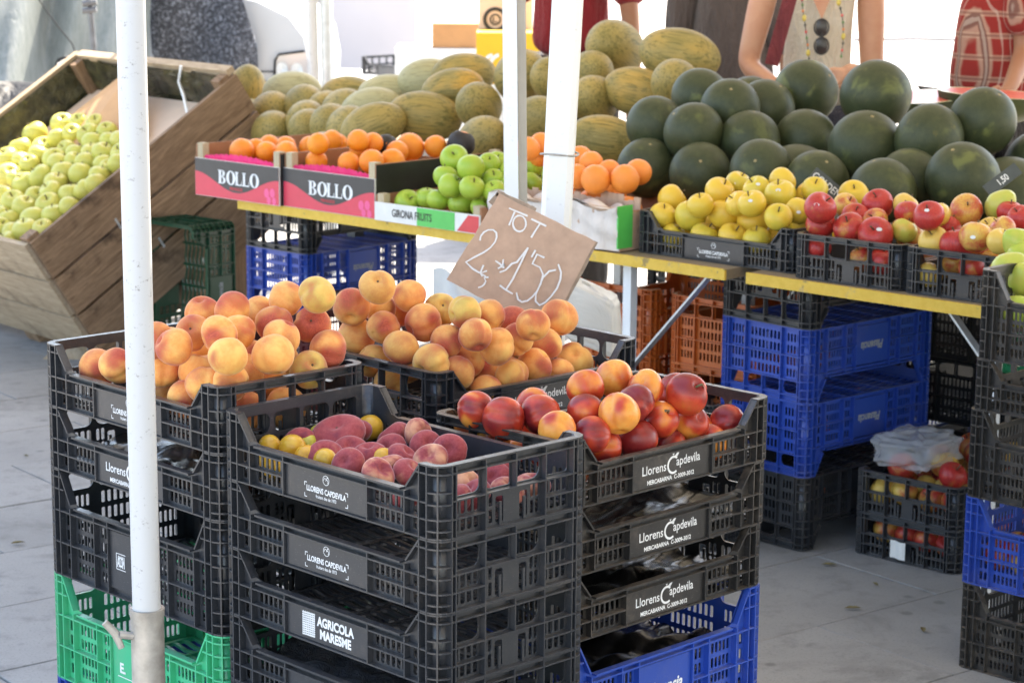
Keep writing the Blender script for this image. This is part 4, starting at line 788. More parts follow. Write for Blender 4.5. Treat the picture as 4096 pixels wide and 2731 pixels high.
def orange_mat():
    m = fruit_base('orange_peel'); P = m.obj(); a = m.noise(P, 1.2, 3, .5, .2, m.rnd); v = m.voro(P, 16)
    base = m.ramp(a, [(.3, (.86, .23, .008)), (.7, (.92, .33, .02))]); base = m.mix(m.cr, base, (.88, .27, .055)); m.bump(v, .25, .02)
    return m.out(base, .40, .45)
def apple_mat(name, c1, c2, red, rough=.3, freckle=(.75, .70, .35)):
    m = fruit_base(name); P = m.obj(); a = m.noise(P, 1.0, 3, .5, .3, m.rnd); s = m.noise(m.mapv(P, (3.2, 3.2, .5)), 4, 5, .7, .3, m.rnd); d = m.voro(P, 13); z = m.sep(P)[2]
    base = m.ramp(a, [(.3, c1), (.7, c2)])
    if red:
        f = m.math('ADD', m.math('ADD', a, m.math('MULTIPLY', s, .55)), m.math('SUBTRACT', m.cr, .55))
        base = m.mix(m.step(f, .42, .82), base, m.ramp(s, [(.3, (.33, .014, .018)), (.7, (.56, .055, .04))]))
    base = m.mix(m.math('MULTIPLY', m.cg, m.step(a, .3, .6)), base, (.36, .46, .05))
    base = m.mix(m.math('MULTIPLY', m.step(d, .12, .04), .35), base, freckle)
    base = m.mix(m.math('MULTIPLY', m.step(m.math('ABSOLUTE', z), .62, .52 if False else .78), .0), base, (.2, .15, .05))
    return m.out(base, m.math('ADD', rough, m.math('MULTIPLY', s, .12)), .42)
def melon_mat():
    m = fruit_base('melon_rind'); P = m.obj(); w_ = m.rnd
    st = m.noise(m.mapv(P, (.40, 4.6, 4.6)), 2.4, 4, .6, .6, w_); f = m.noise(m.mapv(P, (.9, 9, 9)), 2.2, 4, .7, .6, w_); a = m.noise(P, .9, 2, .5, 0, w_)
    base = m.ramp(a, [(.3, (.235, .180, .048)), (.7, (.345, .262, .080))])
    base = m.mix(m.math('MULTIPLY', m.cr, m.step(a, .42, .66)), base, (.55, .30, .04))
    base = m.mix(m.math('MULTIPLY', m.cb, .6), base, (.50, .52, .36))
    k = m.math('MULTIPLY', m.step(st, .46, .66), m.math('SUBTRACT', .85, m.math('MULTIPLY', m.cb, .55)))
    base = m.mix(k, base, (.11, .105, .03)); base = m.mix(m.math('MULTIPLY', m.step(f, .54, .70), .42), base, (.56, .45, .20))
    m.bump(f, .12, .02)
    return m.out(base, .55, .35)
def wmelon_mat():
    m = fruit_base('watermelon_rind'); P = m.obj(); a = m.noise(P, 1.1, 3, .55, .4, m.rnd); b = m.noise(P, 4.5, 6, .7, .3, m.rnd); s = m.noise(P, 11, 4, .75, 0, m.rnd); z = m.sep(P)[2]
    base = m.ramp(b, [(.3, (.031, .041, .017)), (.7, (.060, .071, .031))])
    base = m.mix(m.math('MULTIPLY', m.step(a, .56, .68), m.math('ADD', .45, m.math('MULTIPLY', m.cg, .55))), base, (.13, .145, .045))
    base = m.mix(m.math('MULTIPLY', m.cr, m.step(m.noise(P, 1.2, 4, .6, .2, m.math('ADD', m.rnd, 3.0)), .56, .76)), base, (.40, .30, .03))
    base = m.mix(m.math('MULTIPLY', m.step(s, .66, .74), .5), base, (.22, .20, .11))
    return m.out(base, m.math('ADD', .40, m.math('MULTIPLY', b, .2)), .35)
M['peach'] = peach_mat(); M['nect'] = nect_mat(); M['flat'] = flat_mat(); M['orange'] = orange_mat()
M['golden'] = apple_mat('golden_apple_skin', (.70, .47, .045), (.76, .48, .06), False); M['redapple'] = apple_mat('red_apple_skin', (.66, .42, .08), (.72, .50, .12), True)
M['granny'] = apple_mat('green_apple_skin', (.30, .46, .045), (.40, .52, .06), False); M['pale'] = apple_mat('pale_green_apple_skin', (.47, .45, .085), (.58, .52, .13), False)
M['melon'] = melon_mat(); M['wmelon'] = wmelon_mat()
M['plum'] = (lambda m: m.out(m.mix(m.math('MULTIPLY', m.cg, .8), m.ramp(m.noise(m.obj(), 1.5, 4, .6, .3, m.rnd), [(.3, (.62, .26, .015)), (.7, (.74, .42, .04))]), (.52, .50, .06)), .28, .45))(fruit_base('yellow_plum_skin'))
M['stem'] = simple('stem_brown', (.10, .065, .035), .8); M['leafdry'] = simple('dry_leaf', (.15, .12, .05), .7, .3, 40); M['black_paper'] = simple('black_tissue_paper', (.025, .022, .024), .6, .4, 30)
M['stick'] = simple('fruit_sticker', (.72, .72, .70), .35)
# ------------------------------------------------------------------ fruit shapes of unit radius, stem on +Z
def lathe(name, prof, mat, n=28, lump=0, seed=0, crease=0, sq=1.0, smooth=True):
    rnd = random.Random(seed); ph = [rnd.uniform(0, 6.28) for _ in range(6)]
    vs = []; k = len(prof)
    for i, (r, z) in enumerate(prof):
        for j in range(n):
            t = 2*math.pi*j/n
            q = 1 + lump*(math.sin(2*t+ph[0])*.5 + math.sin(3*t+ph[1]+z*2)*.4 + math.sin(z*3+ph[2])*math.cos(t+ph[3])*.6)
            if crease:
                dt = abs((t + math.pi) % (2*math.pi) - math.pi); q *= 1 - crease*math.exp(-(dt/.21)**2)
            vs.append((r*q*math.cos(t), r*q*math.sin(t)*sq, z*(1 + lump*.5*math.sin(t+ph[4]))))
    fs = [(i*n+j, i*n+(j+1) % n, (i+1)*n+(j+1) % n, (i+1)*n+j) for i in range(k-1) for j in range(n)] + [tuple(range(n))[::-1], tuple(range((k-1)*n, k*n))]
    m = MB(); m.add(vs, fs, 0, True); return m.mesh(name, mat)
def prof_round(n=20, top=.0, bot=.0, wt=.35, wb=.3, sx=1.0, sz=1.0, taper=0):
    """sphere profile from bottom to top with dimples of depth top / bot"""
    o = []
    for i in range(n+1):
        t = -math.pi/2 + math.pi*i/n; t = max(-1.553, min(1.553, t)); r, z = math.cos(t)*sx, math.sin(t)*sz
        r *= 1 + taper*z
        if top: z -= top*math.exp(-(r/wt)**2)*(1 if t > 0 else 0)
        if bot: z += bot*math.exp(-(r/wb)**2)*(1 if t < 0 else 0)
        o.append((r, z))
    return o
V = {}
V['peach'] = [lathe('peach', prof_round(24, .30, .02, .22, .2, 1, .94), M['peach'], 52, .055, s, .12) for s in range(4)]
V['nect'] = [lathe('nectarine', prof_round(24, .24, 0, .22, .2, 1, .98), M['nect'], 52, .055, s+10, .12) for s in range(4)]
V['flat'] = [lathe('flat_peach', prof_round(22, .30, .28, .34, .34, 1.12, .68), M['flat'], 30, .045, s+20, .04) for s in range(3)]
V['plum'] = [lathe('plum', prof_round(16, .08, 0, .2, .2, 1, 1.08), M['plum'], 22, .02, s+30, .02) for s in range(2)]
V['orange'] = [lathe('orange', prof_round(18, .04, 0, .12, .1, 1, .97), M['orange'], 26, .015, s+40) for s in range(3)]
for k in ('golden', 'redapple', 'granny', 'pale'): V[k] = [lathe('apple', prof_round(22, .30, .16, .30, .22, 1, .92, .07), M[k], 28, .03, s+50) for s in range(3)]
V['melon'] = [lathe('melon', [(z, r) for r, z in [(math.sin(-math.pi/2+math.pi*i/24)*1.0, max(.03, math.cos(-math.pi/2+math.pi*i/24))) for i in range(25)]], M['melon'], 32, .015, s+60) for s in range(3)]
V['wmelon'] = [lathe('watermelon', prof_round(24, .03, .02, .12, .12, 1, .98), M['wmelon'], 36, .012, s+70) for s in range(3)]
for me in V['melon']: me.transform(Matrix.Rotation(R(90), 4, 'Y'))       # long axis along X
stem_me = MB().tube([(0, 0, .62), (.03, 0, .82), (.10, .02, 1.02)], [.05, .045, .06], 6).mesh('stem', M['stem'])
cal_me = MB().tube([(0, 0, .62), (0, 0, .70)], [.10, .05], 8).mesh('stem_scar', M['stem'])
stk_me = MB().add([(.30*math.cos(t)*1, .2*math.sin(t), 0) for t in [6.283*i/10 for i in range(10)]], [tuple(range(10))]).mesh('sticker', M['stick'])
tw = MB().tube([(0, 0, .70), (.06, 0, .9), (.16, .02, 1.05)], [.07, .055, .05], 6).add([(.14, -.02, 1.05), (.30, -.09, .95), (.52, -.10, .70), (.62, -.02, .42), (.56, .06, .45), (.44, .06, .72), (.26, .06, .98)], [(0, 1, 6), (1, 2, 5, 6), (2, 3, 4, 5)]).mesh('stem', [M['leafdry']])
ORD = ['leftmost', 'second', 'third', 'fourth', 'fifth', 'sixth', 'seventh', 'eighth', 'ninth', 'tenth', 'eleventh', 'twelfth', 'thirteenth', 'fourteenth', 'fifteenth', 'sixteenth', 'seventeenth', 'eighteenth']
def proj_px(p):
    q = co.matrix_world.inverted() @ Vector(p); return (q.x/-q.z*FPX/1.7415 + 1176, -q.y/-q.z*FPX/1.7415 + 784)
def row_labels(items, nrows, noun, where, look):
    """label every fruit by its look, row (from the back) and place in the row"""
    vis = [i for i, t in enumerate(items) if t[-1] != 'f']; px = {i: proj_px(items[i][:3]) for i in vis}
    order = sorted(vis, key=lambda i: px[i][1]); n = len(order); out = {}
    names = {1: ['only'], 2: ['back', 'front'], 3: ['back', 'middle', 'front'], 4: ['back', 'second', 'third', 'front'], 5: ['back', 'second', 'third', 'fourth', 'front'], 6: ['back', 'second', 'third', 'fourth', 'fifth', 'front']}[nrows]
    for r in range(nrows):
        row = sorted(order[r*n//nrows:(r+1)*n//nrows], key=lambda i: px[i][0])
        for k, i in enumerate(row):
            pos = 'leftmost' if k == 0 else ('rightmost' if k == len(row)-1 else ORD[k] + ' from left')
            out[i] = '%s %s %s, %s in %s row' % (look(items[i][-1]), noun, where, pos, names[r])
    return out
def fruits(key, kind, name, noun, cat, where, group, nrows, look, color, sc=(1, 1, 1), faceup=None, extra=None):
    items = FR[key]; lab = row_labels(items, nrows, noun, where, look); rnd = random.Random(len(key)*7 + len(items))
    for i, t in enumerate(items):
        x, y, z, r = t[:4]; tg = t[-1]; me = V[kind][i % len(V[kind])]
        o = link(name, me, None, (x, y, z), scale=(r*sc[0], r*sc[1], r*sc[2]))
        if 's' in tg and tg != 'st': d = (Vector((0, 0, ZC)) - Vector((x, y, z))).normalized(); d = (d*.8 + Vector((rnd.uniform(-.4, .4), 0, rnd.uniform(-.1, .6)))).normalized(); q = d.to_track_quat('Z', 'Y')
        elif 'st' in tg: q = Vector((.45, -.55, .55)).to_track_quat('Z', 'X')
        else: q = Vector((rnd.gauss(0, 1), rnd.gauss(0, 1), rnd.gauss(0, 1)*(1 if faceup is None else faceup))).normalized().to_track_quat('Z', 'Y')
        if faceup and not ('s' in tg): q = Vector((rnd.gauss(0, .5), rnd.gauss(0, .5) - .25, 1)).normalized().to_track_quat('Z', 'Y')
        o.rotation_mode = 'QUATERNION'; o.rotation_quaternion = q @ Matrix.Rotation(rnd.uniform(0, 6.28), 3, 'Z').to_quaternion()
        if kind in ('peach', 'nect') and 's' not in tg and rnd.random() < .65:
            X = (Vector((0, 0, ZC)) - Vector((x, y, z))).normalized() + Vector((rnd.gauss(0, .55), rnd.gauss(0, .3), rnd.gauss(.15, .45))); X.normalize()
            Z = X.cross(Vector((rnd.gauss(0, 1), rnd.gauss(0, 1), rnd.gauss(0, 1)))).normalized(); o.rotation_quaternion = Matrix((X, Z.cross(X), Z)).transposed().to_quaternion()
        o.color = color(tg, rnd)
        tag(o, lab.get(i, '%s buried deep below the others %s' % (noun, where)), cat, group)
        if extra: extra(o, tg, i, rnd)
    return items
def col_peach(t, r): return (min(1, max(0, {'R': .66, 'r': .46}.get(t.strip('sg') or '', .14 if 'y' in t else .33) + r.uniform(-.08, .1))), .8 if 'g' in t else r.choice((0, 0, .25)), .5, 1)
def look_peach(t): return 'dark red' if 'R' in t else 'red-blushed' if 'r' in t else 'pale yellow' if 'y' in t else 'greenish yellow' if 'g' in t else 'orange'
def scar(o, t, i, r):
    if 's' in t and 'st' not in t: link('stem_scar', cal_me, o)
fruits('peach_left', 'peach', 'peach', 'peach', 'peach', 'in the left crate', 'peaches in the left crate', 4, look_peach, col_peach, sc=(.96, .96, .96), extra=scar)
fruits('peach_center', 'peach', 'peach', 'peach', 'peach', 'in the centre crate', 'peaches in the centre crate', 5, look_peach, col_peach, sc=(.96, .96, .96), extra=scar)
def nx(o, t, i, r):
    if 'st' in t: link('stem', tw, o)
    elif 's' in t: link('stem_scar', cal_me, o)
fruits('nectarine', 'nect', 'nectarine', 'nectarine', 'nectarine', 'in the right front crate', 'nectarines in the dusty crate', 4, lambda t: 'deep red' if 'R' in t else 'yellow-orange' if 'y' in t else 'stalked' if 'st' in t else 'red-orange', lambda t, r: ({'R': .74, 'r': .52, 'y': .10}.get(t, .42) + r.uniform(-.06, .08), 0, .5, 1), extra=nx)
def fl(o, t, i, r):
    if t == 'flat':
        o.scale = (.040, .037, .035); d = Vector((-.2, -.42, .88)).normalized(); o.rotation_quaternion = d.to_track_quat('Z', 'Y'); o.location.z += .012; o['label'] = 'large dark red flat peach lying on the yellow plums'; link('stem_scar', cal_me, o, scale=(.8, .8, .58))
    else: o.rotation_quaternion = Vector((r.gauss(0, .6), r.gauss(-.5, .5), .8)).normalized().to_track_quat('Z', 'Y')
fruits('flat_peach', 'flat', 'flat_peach', 'flat peach', 'peach', 'in the front crate', 'flat peaches in the front crate', 4, lambda t: 'pinkish' if 'p' in t else 'dark red', lambda t, r: (0, .24 if 'p' in t else r.uniform(0, .1), .5, 1), sc=(.85, .85, .92), extra=fl)
fruits('plum', 'plum', 'plum', 'plum', 'plum', 'in the front crate', 'plums under the flat peaches', 3, lambda t: 'greenish' if 'g' in t else 'amber yellow', lambda t, r: (0, 1 if 'g' in t else r.uniform(0, .3), .5, 1))
def wrap(o, t, i, r):
    if t == 'w':
        o['label'] = ['orange wrapped in black tissue, left one of two', 'orange wrapped in black tissue, right one of two'][int(i > 5)]
        b = MB().grid(lambda a, b_: tuple(c*(1.05 + .05*math.sin(a*41)*math.sin(b_*23)) for c in (math.cos(6.2832*a)*math.sin(.5+2.64*b_), math.sin(6.2832*a)*math.sin(.5+2.64*b_), -math.cos(.5+2.64*b_))), 24, 12, 0, True, True).build('tissue_wrap', M['black_paper'], o)
for key, where, nr in (('orange_a', 'in the left BOLLO box', 2), ('orange_b', 'in the right BOLLO box', 3), ('orange_c', 'in the paper-lined box', 3)):
    fruits(key, 'orange', 'orange', 'orange', 'orange', where, 'oranges ' + where, nr, lambda t: 'round', lambda t, r: (.7 if key == 'orange_c' else r.uniform(0, .3), 0, .5, 1), extra=wrap)
def astem(o, t, i, r):
    link('stem', stem_me, o)
fruits('green_apple', 'granny', 'apple', 'apple', 'apple', 'in the GIRONA FRUITS box', 'green apples in the box', 4, lambda t: 'shiny green', lambda t, r: (0, r.uniform(0, .3), .5, 1), faceup=.6, extra=astem)
def gstick(o, t, i, r):
    link('stem', stem_me, o)
    if i in (5, 6, 7, 8, 12, 1):
        d = (Vector((0, 0, ZC)) - o.location).normalized() + Vector((r.uniform(-.25, .25), 0, r.uniform(-.1, .5))); d.normalize(); q = o.rotation_quaternion.inverted() @ d.to_track_quat('Z', 'Y')
        dl = o.rotation_quaternion.inverted() @ d; s = link('sticker', stk_me, o, dl*1.0, scale=(.55, .55, .55)); s.rotation_mode = 'QUATERNION'; s.rotation_quaternion = q
fruits('golden_apple', 'golden', 'apple', 'apple', 'apple', 'in the golden apple crate', 'golden apples on the table', 4, lambda t: 'yellow', lambda t, r: (0, r.choice((0, 0, .12, .35)), .5, 1), faceup=.6, extra=gstick)
def rstick(o, t, i, r):
    if i in (6, 0): gstick(o, t, 5, r)
    else: link('stem', stem_me, o)
for key, where in (('red_apple_a', 'in the left red-apple crate'), ('red_apple_b', 'in the right red-apple crate')):
    fruits(key, 'redapple', 'apple', 'apple', 'apple', where, 'red apples on the table', 3, lambda t: 'deep red' if 'R' in t else 'red' if 'r' in t else 'yellow' if 'y' in t else 'red-and-yellow', lambda t, r: ({'R': .85, 'r': .62, 'y': .02, 'g': .2}.get(t, .36) + r.uniform(-.05, .1), .6 if 'g' in t else 0, .5, 1), faceup=.7, extra=rstick)
fruits('wood_apple', 'pale', 'apple', 'apple', 'apple', 'in the wooden bin', 'pale green apples in the tilted wooden bin', 6, lambda t: 'pale green', lambda t, r: (0, r.uniform(0, .28), .5, 1), faceup=.7, sc=(1.2, 1.2, 1.2), extra=astem)
# melons: long axis across the view unless seen end-on
items = FR['melon']; vis = [t[:4] + (t[-1],) for t in items]; lab = row_labels(vis, 5, 'melon', 'in the melon heap', lambda t: {'y': 'yellowish', 'Y': 'large yellow-green', 'o': 'orange-tinged', 'p': 'pale', 'e': 'end-on', 'g': 'greyish'}.get(t, 'brown-green'))
rnd = random.Random(5)
for i, (x, y, z, r, s, ang, tg) in enumerate(items):
    view = (Vector((x, y, z)) - Vector((0, 0, ZC))).normalized(); rt = view.cross(Vector((0, 0, 1))).normalized(); up = rt.cross(view)
    if tg in 'ef' : d = (-view + rt*rnd.uniform(-.5, .5) + up*.25).normalized()
    else: d = (rt*math.cos(R(ang)) + up*math.sin(R(ang)) + view*rnd.uniform(-.35, .1)).normalized()
    o = link('melon', V['melon'][i % 3], None, (x, y, z), scale=(r*(1.5 if s < 1.5 else s), r, r)); o.rotation_mode = 'QUATERNION'
    o.rotation_quaternion = d.to_track_quat('X', 'Z') @ Matrix.Rotation(rnd.uniform(0, 6.28), 3, 'X').to_quaternion()
    o.color = ({'y': .5, 'Y': .35, 'o': .9}.get(tg, .12), 0, .8 if tg == 'p' else .05, 1)
    tag(o, lab.get(i, 'melon buried deep inside the melon heap'), 'melon', 'melons heaped on the back table')
wscar = MB().tube([(0, 0, .93), (0, 0, .965)], [.07, .045], 8).mesh('stem_scar', simple('dry_stem_end', (.30, .24, .12), .8)); items = FR['watermelon']; vis = [t[:4] + (t[-1],) for t in items]; lab = row_labels(vis, 4, 'watermelon', 'in the heap', lambda t: {'l': 'mottled', 'y': 'yellow-patched', 'g': 'bright green'}.get(t, 'dark green'))
for i, (x, y, z, r, s, ang, tg) in enumerate(items):
    o = link('watermelon', V['wmelon'][i % 3], None, (x, y, z), scale=(r, r, r*(1.08 if s > 1.05 else 1.0))); o.rotation_mode = 'QUATERNION'
    o.rotation_quaternion = Vector((rnd.gauss(0, .5), rnd.gauss(0, .5) - .3, .9)).normalized().to_track_quat('Z', 'Y') @ Matrix.Rotation(rnd.uniform(0, 6.28), 3, 'Z').to_quaternion()
    link('stem_scar', wscar, o)
    o.color = (1.0 if tg == 'y' else 0, .9 if tg in ('l', 'g') else .1, 0, 1)
    tag(o, lab.get(i, 'watermelon buried deep inside the watermelon heap'), 'watermelon', 'watermelons heaped on the back table')
# ------------------------------------------------------------------ fruit boxes on the table
M['pine'] = wood('pale_box_wood', (.50, .40, .26), (.62, .52, .36), 4, (9, 9, 1.5), (.3, .2, .1), .2)
M['boxin'] = simple('brown_board_inside', (.34, .16, .08), .7, .12, 18); M['card'] = simple('corrugated_cardboard', (.52, .35, .25), .85, .10, 40)
M['p_grey'] = simple('dark_grey_print', (.038, .038, .042), .4, .1, 25); M['p_pink'] = simple('pink_red_print', (.66, .045, .085), .4, .06, 20); M['p_pink2'] = simple('light_pink_print', (.80, .09, .26), .4, .05, 20)
M['p_red'] = simple('small_red_print', (.55, .03, .05), .4); M['p_blk'] = simple('black_print', (.02, .02, .022), .35, .3, 14); M['p_white'] = simple('white_print_board', (.72, .71, .68), .45, .06, 30)
M['p_green'] = simple('green_print', (.08, .50, .10), .4, .08, 20); M['p_red2'] = simple('red_print', (.62, .05, .06), .4)
def tissue(name, c):
    m = N(name); m.out(c, .55, .3); tr = m.n('BsdfTranslucent'); tr.inputs[0].default_value = (*c, 1); mx = m.n('MixShader'); mx.inputs[0].default_value = .35
    m.l(m.b.outputs[0], mx.inputs[1]); m.l(tr.outputs[0], mx.inputs[2]); m.l(mx.outputs[0], m.t.nodes['Material Output'].inputs[0]); return m.mat
M['pink'] = tissue('pink_tissue_paper', (.85, .06, .24))
def serif(f, ch, x, h, w, mi):
    """bold roman capitals B, O, L drawn as outlines"""
    st, th, se = w*.30, h*.09, w*.10
    if ch == 'L':
        f.rect(x+se, x+se+st, 0, h, mi); f.rect(x, x+st+2*se, h-th, h, mi); f.rect(x, x+w, 0, th, mi); f.poly([(x+w-se, th), (x+w, th), (x+w, h*.36), (x+w-se*.5, h*.36)], mi)
    elif ch == 'O':
        k = 26; a = [(x+w*.55+w*.55*math.cos(6.2832*i/k), h/2+h*.53*math.sin(6.2832*i/k)) for i in range(k)]; b = [(x+w*.55+w*.24*math.cos(6.2832*i/k), h/2+h*.45*math.sin(6.2832*i/k)) for i in range(k)]
        for i in range(k): j = (i+1) % k; f.poly([a[i], a[j], b[j], b[i]], mi)
    elif ch == 'B':
        f.rect(x+se, x+se+st, 0, h, mi); f.rect(x, x+w*.55, h-th*.7, h, mi); f.rect(x, x+w*.55, 0, th*.7, mi); f.rect(x+se, x+w*.55, h*.49, h*.56, mi)
        for cy, ry, rx in ((h*.765, h*.235, w*.36), (h*.26, h*.26, w*.44)):
            k = 12; o = [(x+w*.52+rx*math.sin(math.pi*i/k), cy+ry*math.cos(math.pi*i/k)) for i in range(k+1)]; q = [(x+w*.52+(rx-st*.95)*math.sin(math.pi*i/k), cy+(ry-th*.7)*math.cos(math.pi*i/k)) for i in range(k+1)]
            for i in range(k): f.poly([o[i], o[i+1], q[i+1], q[i]], mi)
def fruit_box(u0, W, v0, D, hf, hs, label, sides, group='wooden fruit boxes on the table'):
    """open box whose front runs along the table edge; local x to the right, y into the table"""
    e = empty('fruit_box', T(u0 + W/2, v0 + D/2, TZ), (0, 0, -TA)); tag(e, label, 'box', group)
    w2, d2 = W/2, D/2
    for sx in (-1, 1):
        for sy in (-1, 1): MB().box(*sorted((sx*(w2-.006), sx*(w2-.030))), *sorted((sy*(d2-.006), sy*(d2-.030))), .003, hs).build('corner_post', M['pine'], e)
    MB().box(-w2+.006, w2-.006, -d2+.006, d2-.006, .0005, .0045).build('base_board', M['boxin'], e)
    fp_ = MB().box(-w2, w2, -d2, -d2+.0045, .001, hf).build('front_panel', M['p_white'], e)
    MB().box(-w2, w2, d2-.0045, d2, .001, hf).build('back_panel', M['boxin'], e)
    for sx in (-1, 1):
        sd_ = MB().box(*sorted((sx*(w2-.0003), sx*(w2-.0048))), -d2+.005, d2-.005, .002, hs-.004, 0).build('side_panel', M['boxin'], e)
        MB().box(*sorted((sx*(w2+.0004), sx*(w2-.0001))), -d2+.005, d2-.005, .002, hs-.006).build('side_print', M[sides], sd_)
    return e, fp_, w2, d2
def pfn(d2): return lambda a, b: (a, -d2-.0006, b)
def bollo(u0, W, v0, label):
    e, fp_, w2, d2 = fruit_box(u0, W, v0, .52, .113, .157, label, 'p_blk')
    f = Flat(); f.rect(-w2+.001, w2-.001, .002, .112, 0); link('print_ground', f.mesh('print_ground', M['p_pink'], pfn(d2)), fp_)
    f = Flat(); k = 20; wv = [(-w2+.001+(W-.002)*i/k, .046+.026*math.cos(2*math.pi*(i/k))+.002) for i in range(k+1)]
    for i in range(k): (a, b), (c, d) = wv[i], wv[i+1]; f.poly([(a, b), (c, d), (c, .112), (a, .112)])
    link('grey_wave', f.mesh('grey_wave', M['p_grey'], lambda a, b: (a, -d2-.0012, b)), fp_)
    f = Flat()
    for x, y, r in ((w2-.055, .034, .011), (w2-.03, .036, .011), (w2-.045, .014, .009), (w2-.022, .013, .009)):
        f = Flat(); f.ring(x, y, r, .0001, n=18, sy=1.25); link('fruit_motif', f.mesh('fruit_motif', M['p_pink2'], lambda a, b: (a, -d2-.0010, b)), fp_)
    f = Flat(); x = -.082
    for ch, w in (('B', .036), ('O', .038), ('L', .031), ('L', .031), ('O', .038)): serif(f, ch, x, .040, w, 0); x += w + .002
    link('lettering', f.mesh('lettering', M['print'], lambda a, b: (a, -d2-.0020, b + .045)), fp_)
    f = Flat(); f.text('PRIVILEGE', 0, .029, .012, bold=.0003, sx=1.1); link('lettering', f.mesh('lettering', M['p_red'], lambda a, b: (a, -d2-.0021, b)), fp_)
    rn = random.Random(int(u0*100)); n = 40
    m = MB()
    top = [(-w2+.03+(W-.06)*i/n, -d2+.012+.004*math.sin(i*.9), .118+.012*math.sin(i/n*math.pi)+(.005 if i % 2 else 0)) for i in range(n+1)]
    for i in range(n):
        a, b = top[i], top[i+1]; m.add([a, b, (b[0], b[1]+.004, .09), (a[0], a[1]+.004, .09), (b[0], b[1]+.05, .085+rn.uniform(0, .01)), (a[0], a[1]+.05, .085)], [(0, 1, 2, 3), (3, 2, 4, 5)])
    m.build('pink_tissue', M['pink'], e)
    return e
bollo(2.303, .382, -.02, 'left dark grey and pink BOLLO box of oranges')
bollo(1.917, .384, -.005, 'right dark grey and pink BOLLO box of oranges')
e, fp_, w2, d2 = fruit_box(1.502, .405, -.015, .50, .052, .075, 'white and green GIRONA FRUITS tray of green apples', 'boxin')
f = Flat(); f.rect(-.035, .11, .0015, .051); link('green_print', f.mesh('green_print', M['p_green'], pfn(d2)), fp_)
f = Flat(); f.poly([(.118, .003), (.16, .049), (.2, .049), (.2, .003)]); link('red_print', f.mesh('red_print', M['p_red2'], pfn(d2)), fp_)
f = Flat(); f.text('GIRONA FRUITS', -.055, .017, .030, bold=.0005, sx=.72); link('lettering', f.mesh('lettering', M['p_blk'], lambda a, b: (a, -d2-.0014, b)), fp_)
M['paper'] = (lambda m: (m.bump(m.noise(m.mapv(m.obj(), (14, 14, 5)), 3, 5, .6), .8, .01), m.out(m.ramp(m.noise(m.obj(), 7, 4), [(.3, (.60, .52, .46)), (.7, (.72, .65, .60))]), .7))[1])(N('crumpled_beige_paper'))
e, fp_, w2, d2 = fruit_box(1.045, .45, .02, .50, .112, .105, 'paper-lined cardboard box of oranges beside the golden apple crate', 'card')
fp_.data.materials[0] = M['card']
rn = random.Random(4)
def paper_front(a, b): return (-w2-.004 + (2*w2+.008)*a, -d2-.010 - .008*math.sin(a*17+b*4)*math.sin(b*7+1) - .004*math.sin(a*53), .004 + (.108 + .012*math.sin(a*13))*b)
MB().grid(paper_front, 40, 14).build('paper_liner', M['paper'], e)
def paper_top(a, b): return (-w2 + 2*w2*a, -d2-.012 + .10*b, .112 + .010*math.sin(a*11) + .012*math.sin(b*9+a*21)*(.4+b) - .02*b)
MB().grid(paper_top, 40, 10).build('paper_liner', M['paper'], e)
m = MB()
for i in range(22):
    x = -w2+.02+(2*w2-.04)*i/22; h = .118+rn.uniform(-.006, .02); m.box(x, x+.021, -d2+.10, -d2+.104, .08, h)
m.build('torn_rim', M['card'], e)
gp = MB().box(w2+.001, w2+.005, -d2-.012, -d2+.045, .01, .118).build('printed_flap', M['p_green'], e)
# ------------------------------------------------------------------ cardboard price sign tied to the leaning pole
YS = 4.23
def zs(x, y, dy=0.0): return at((1700 + x/1.742)/1.7415, (600 + y/1.742)/1.7415, YS + dy)
corners = [zs(520, 305), zs(1192, 640), zs(855, 1268), zs(150, 905)]
cen = sum(corners, Vector())/4
sg = empty('price_sign', cen); tag(sg, 'tilted brown cardboard sign with chalk price TOT 2kg 1\'50', 'sign')
nrm = (corners[1]-corners[0]).cross(corners[3]-corners[0]).normalized()
if nrm.y > 0: nrm = -nrm
out = []
rn = random.Random(8)
for k in range(4):
    a, b = corners[k], corners[(k+1) % 4]
    for i in range(10):
        p_ = a.lerp(b, i/10); out.append(p_ - cen + Vector((rn.uniform(-.0012, .0012), 0, rn.uniform(-.0012, .0012))))
m = MB(); n = len(out); th_ = .006
m.add([p_ for p_ in out] + [p_ - nrm*th_ for p_ in out], [tuple(range(n)), tuple(range(n, 2*n))[::-1]] + [(i, n+i, n+(i+1) % n, (i+1) % n) for i in range(n)])
m.build('card', M['card'], sg)
m = MB()      # torn corrugated edges along the top and the right
for a, b, w_ in ((zs(455, 375), zs(515, 308), .010), (zs(500, 300), zs(770, 425), .012), (zs(1192, 640), zs(1130, 760), .008), (zs(1130, 760), zs(855, 1275), .011)):
    for i in range(16):
        p0, p1 = a.lerp(b, i/16) - cen, a.lerp(b, (i+1.05)/16) - cen; m.obox(p0 - nrm*.004, p1 - nrm*.004, w_*rn.uniform(.85, 1.05), .004, nrm)
m.build('torn_edge', simple('torn_corrugation', (.36, .27, .20), .9, .25, 60), sg)
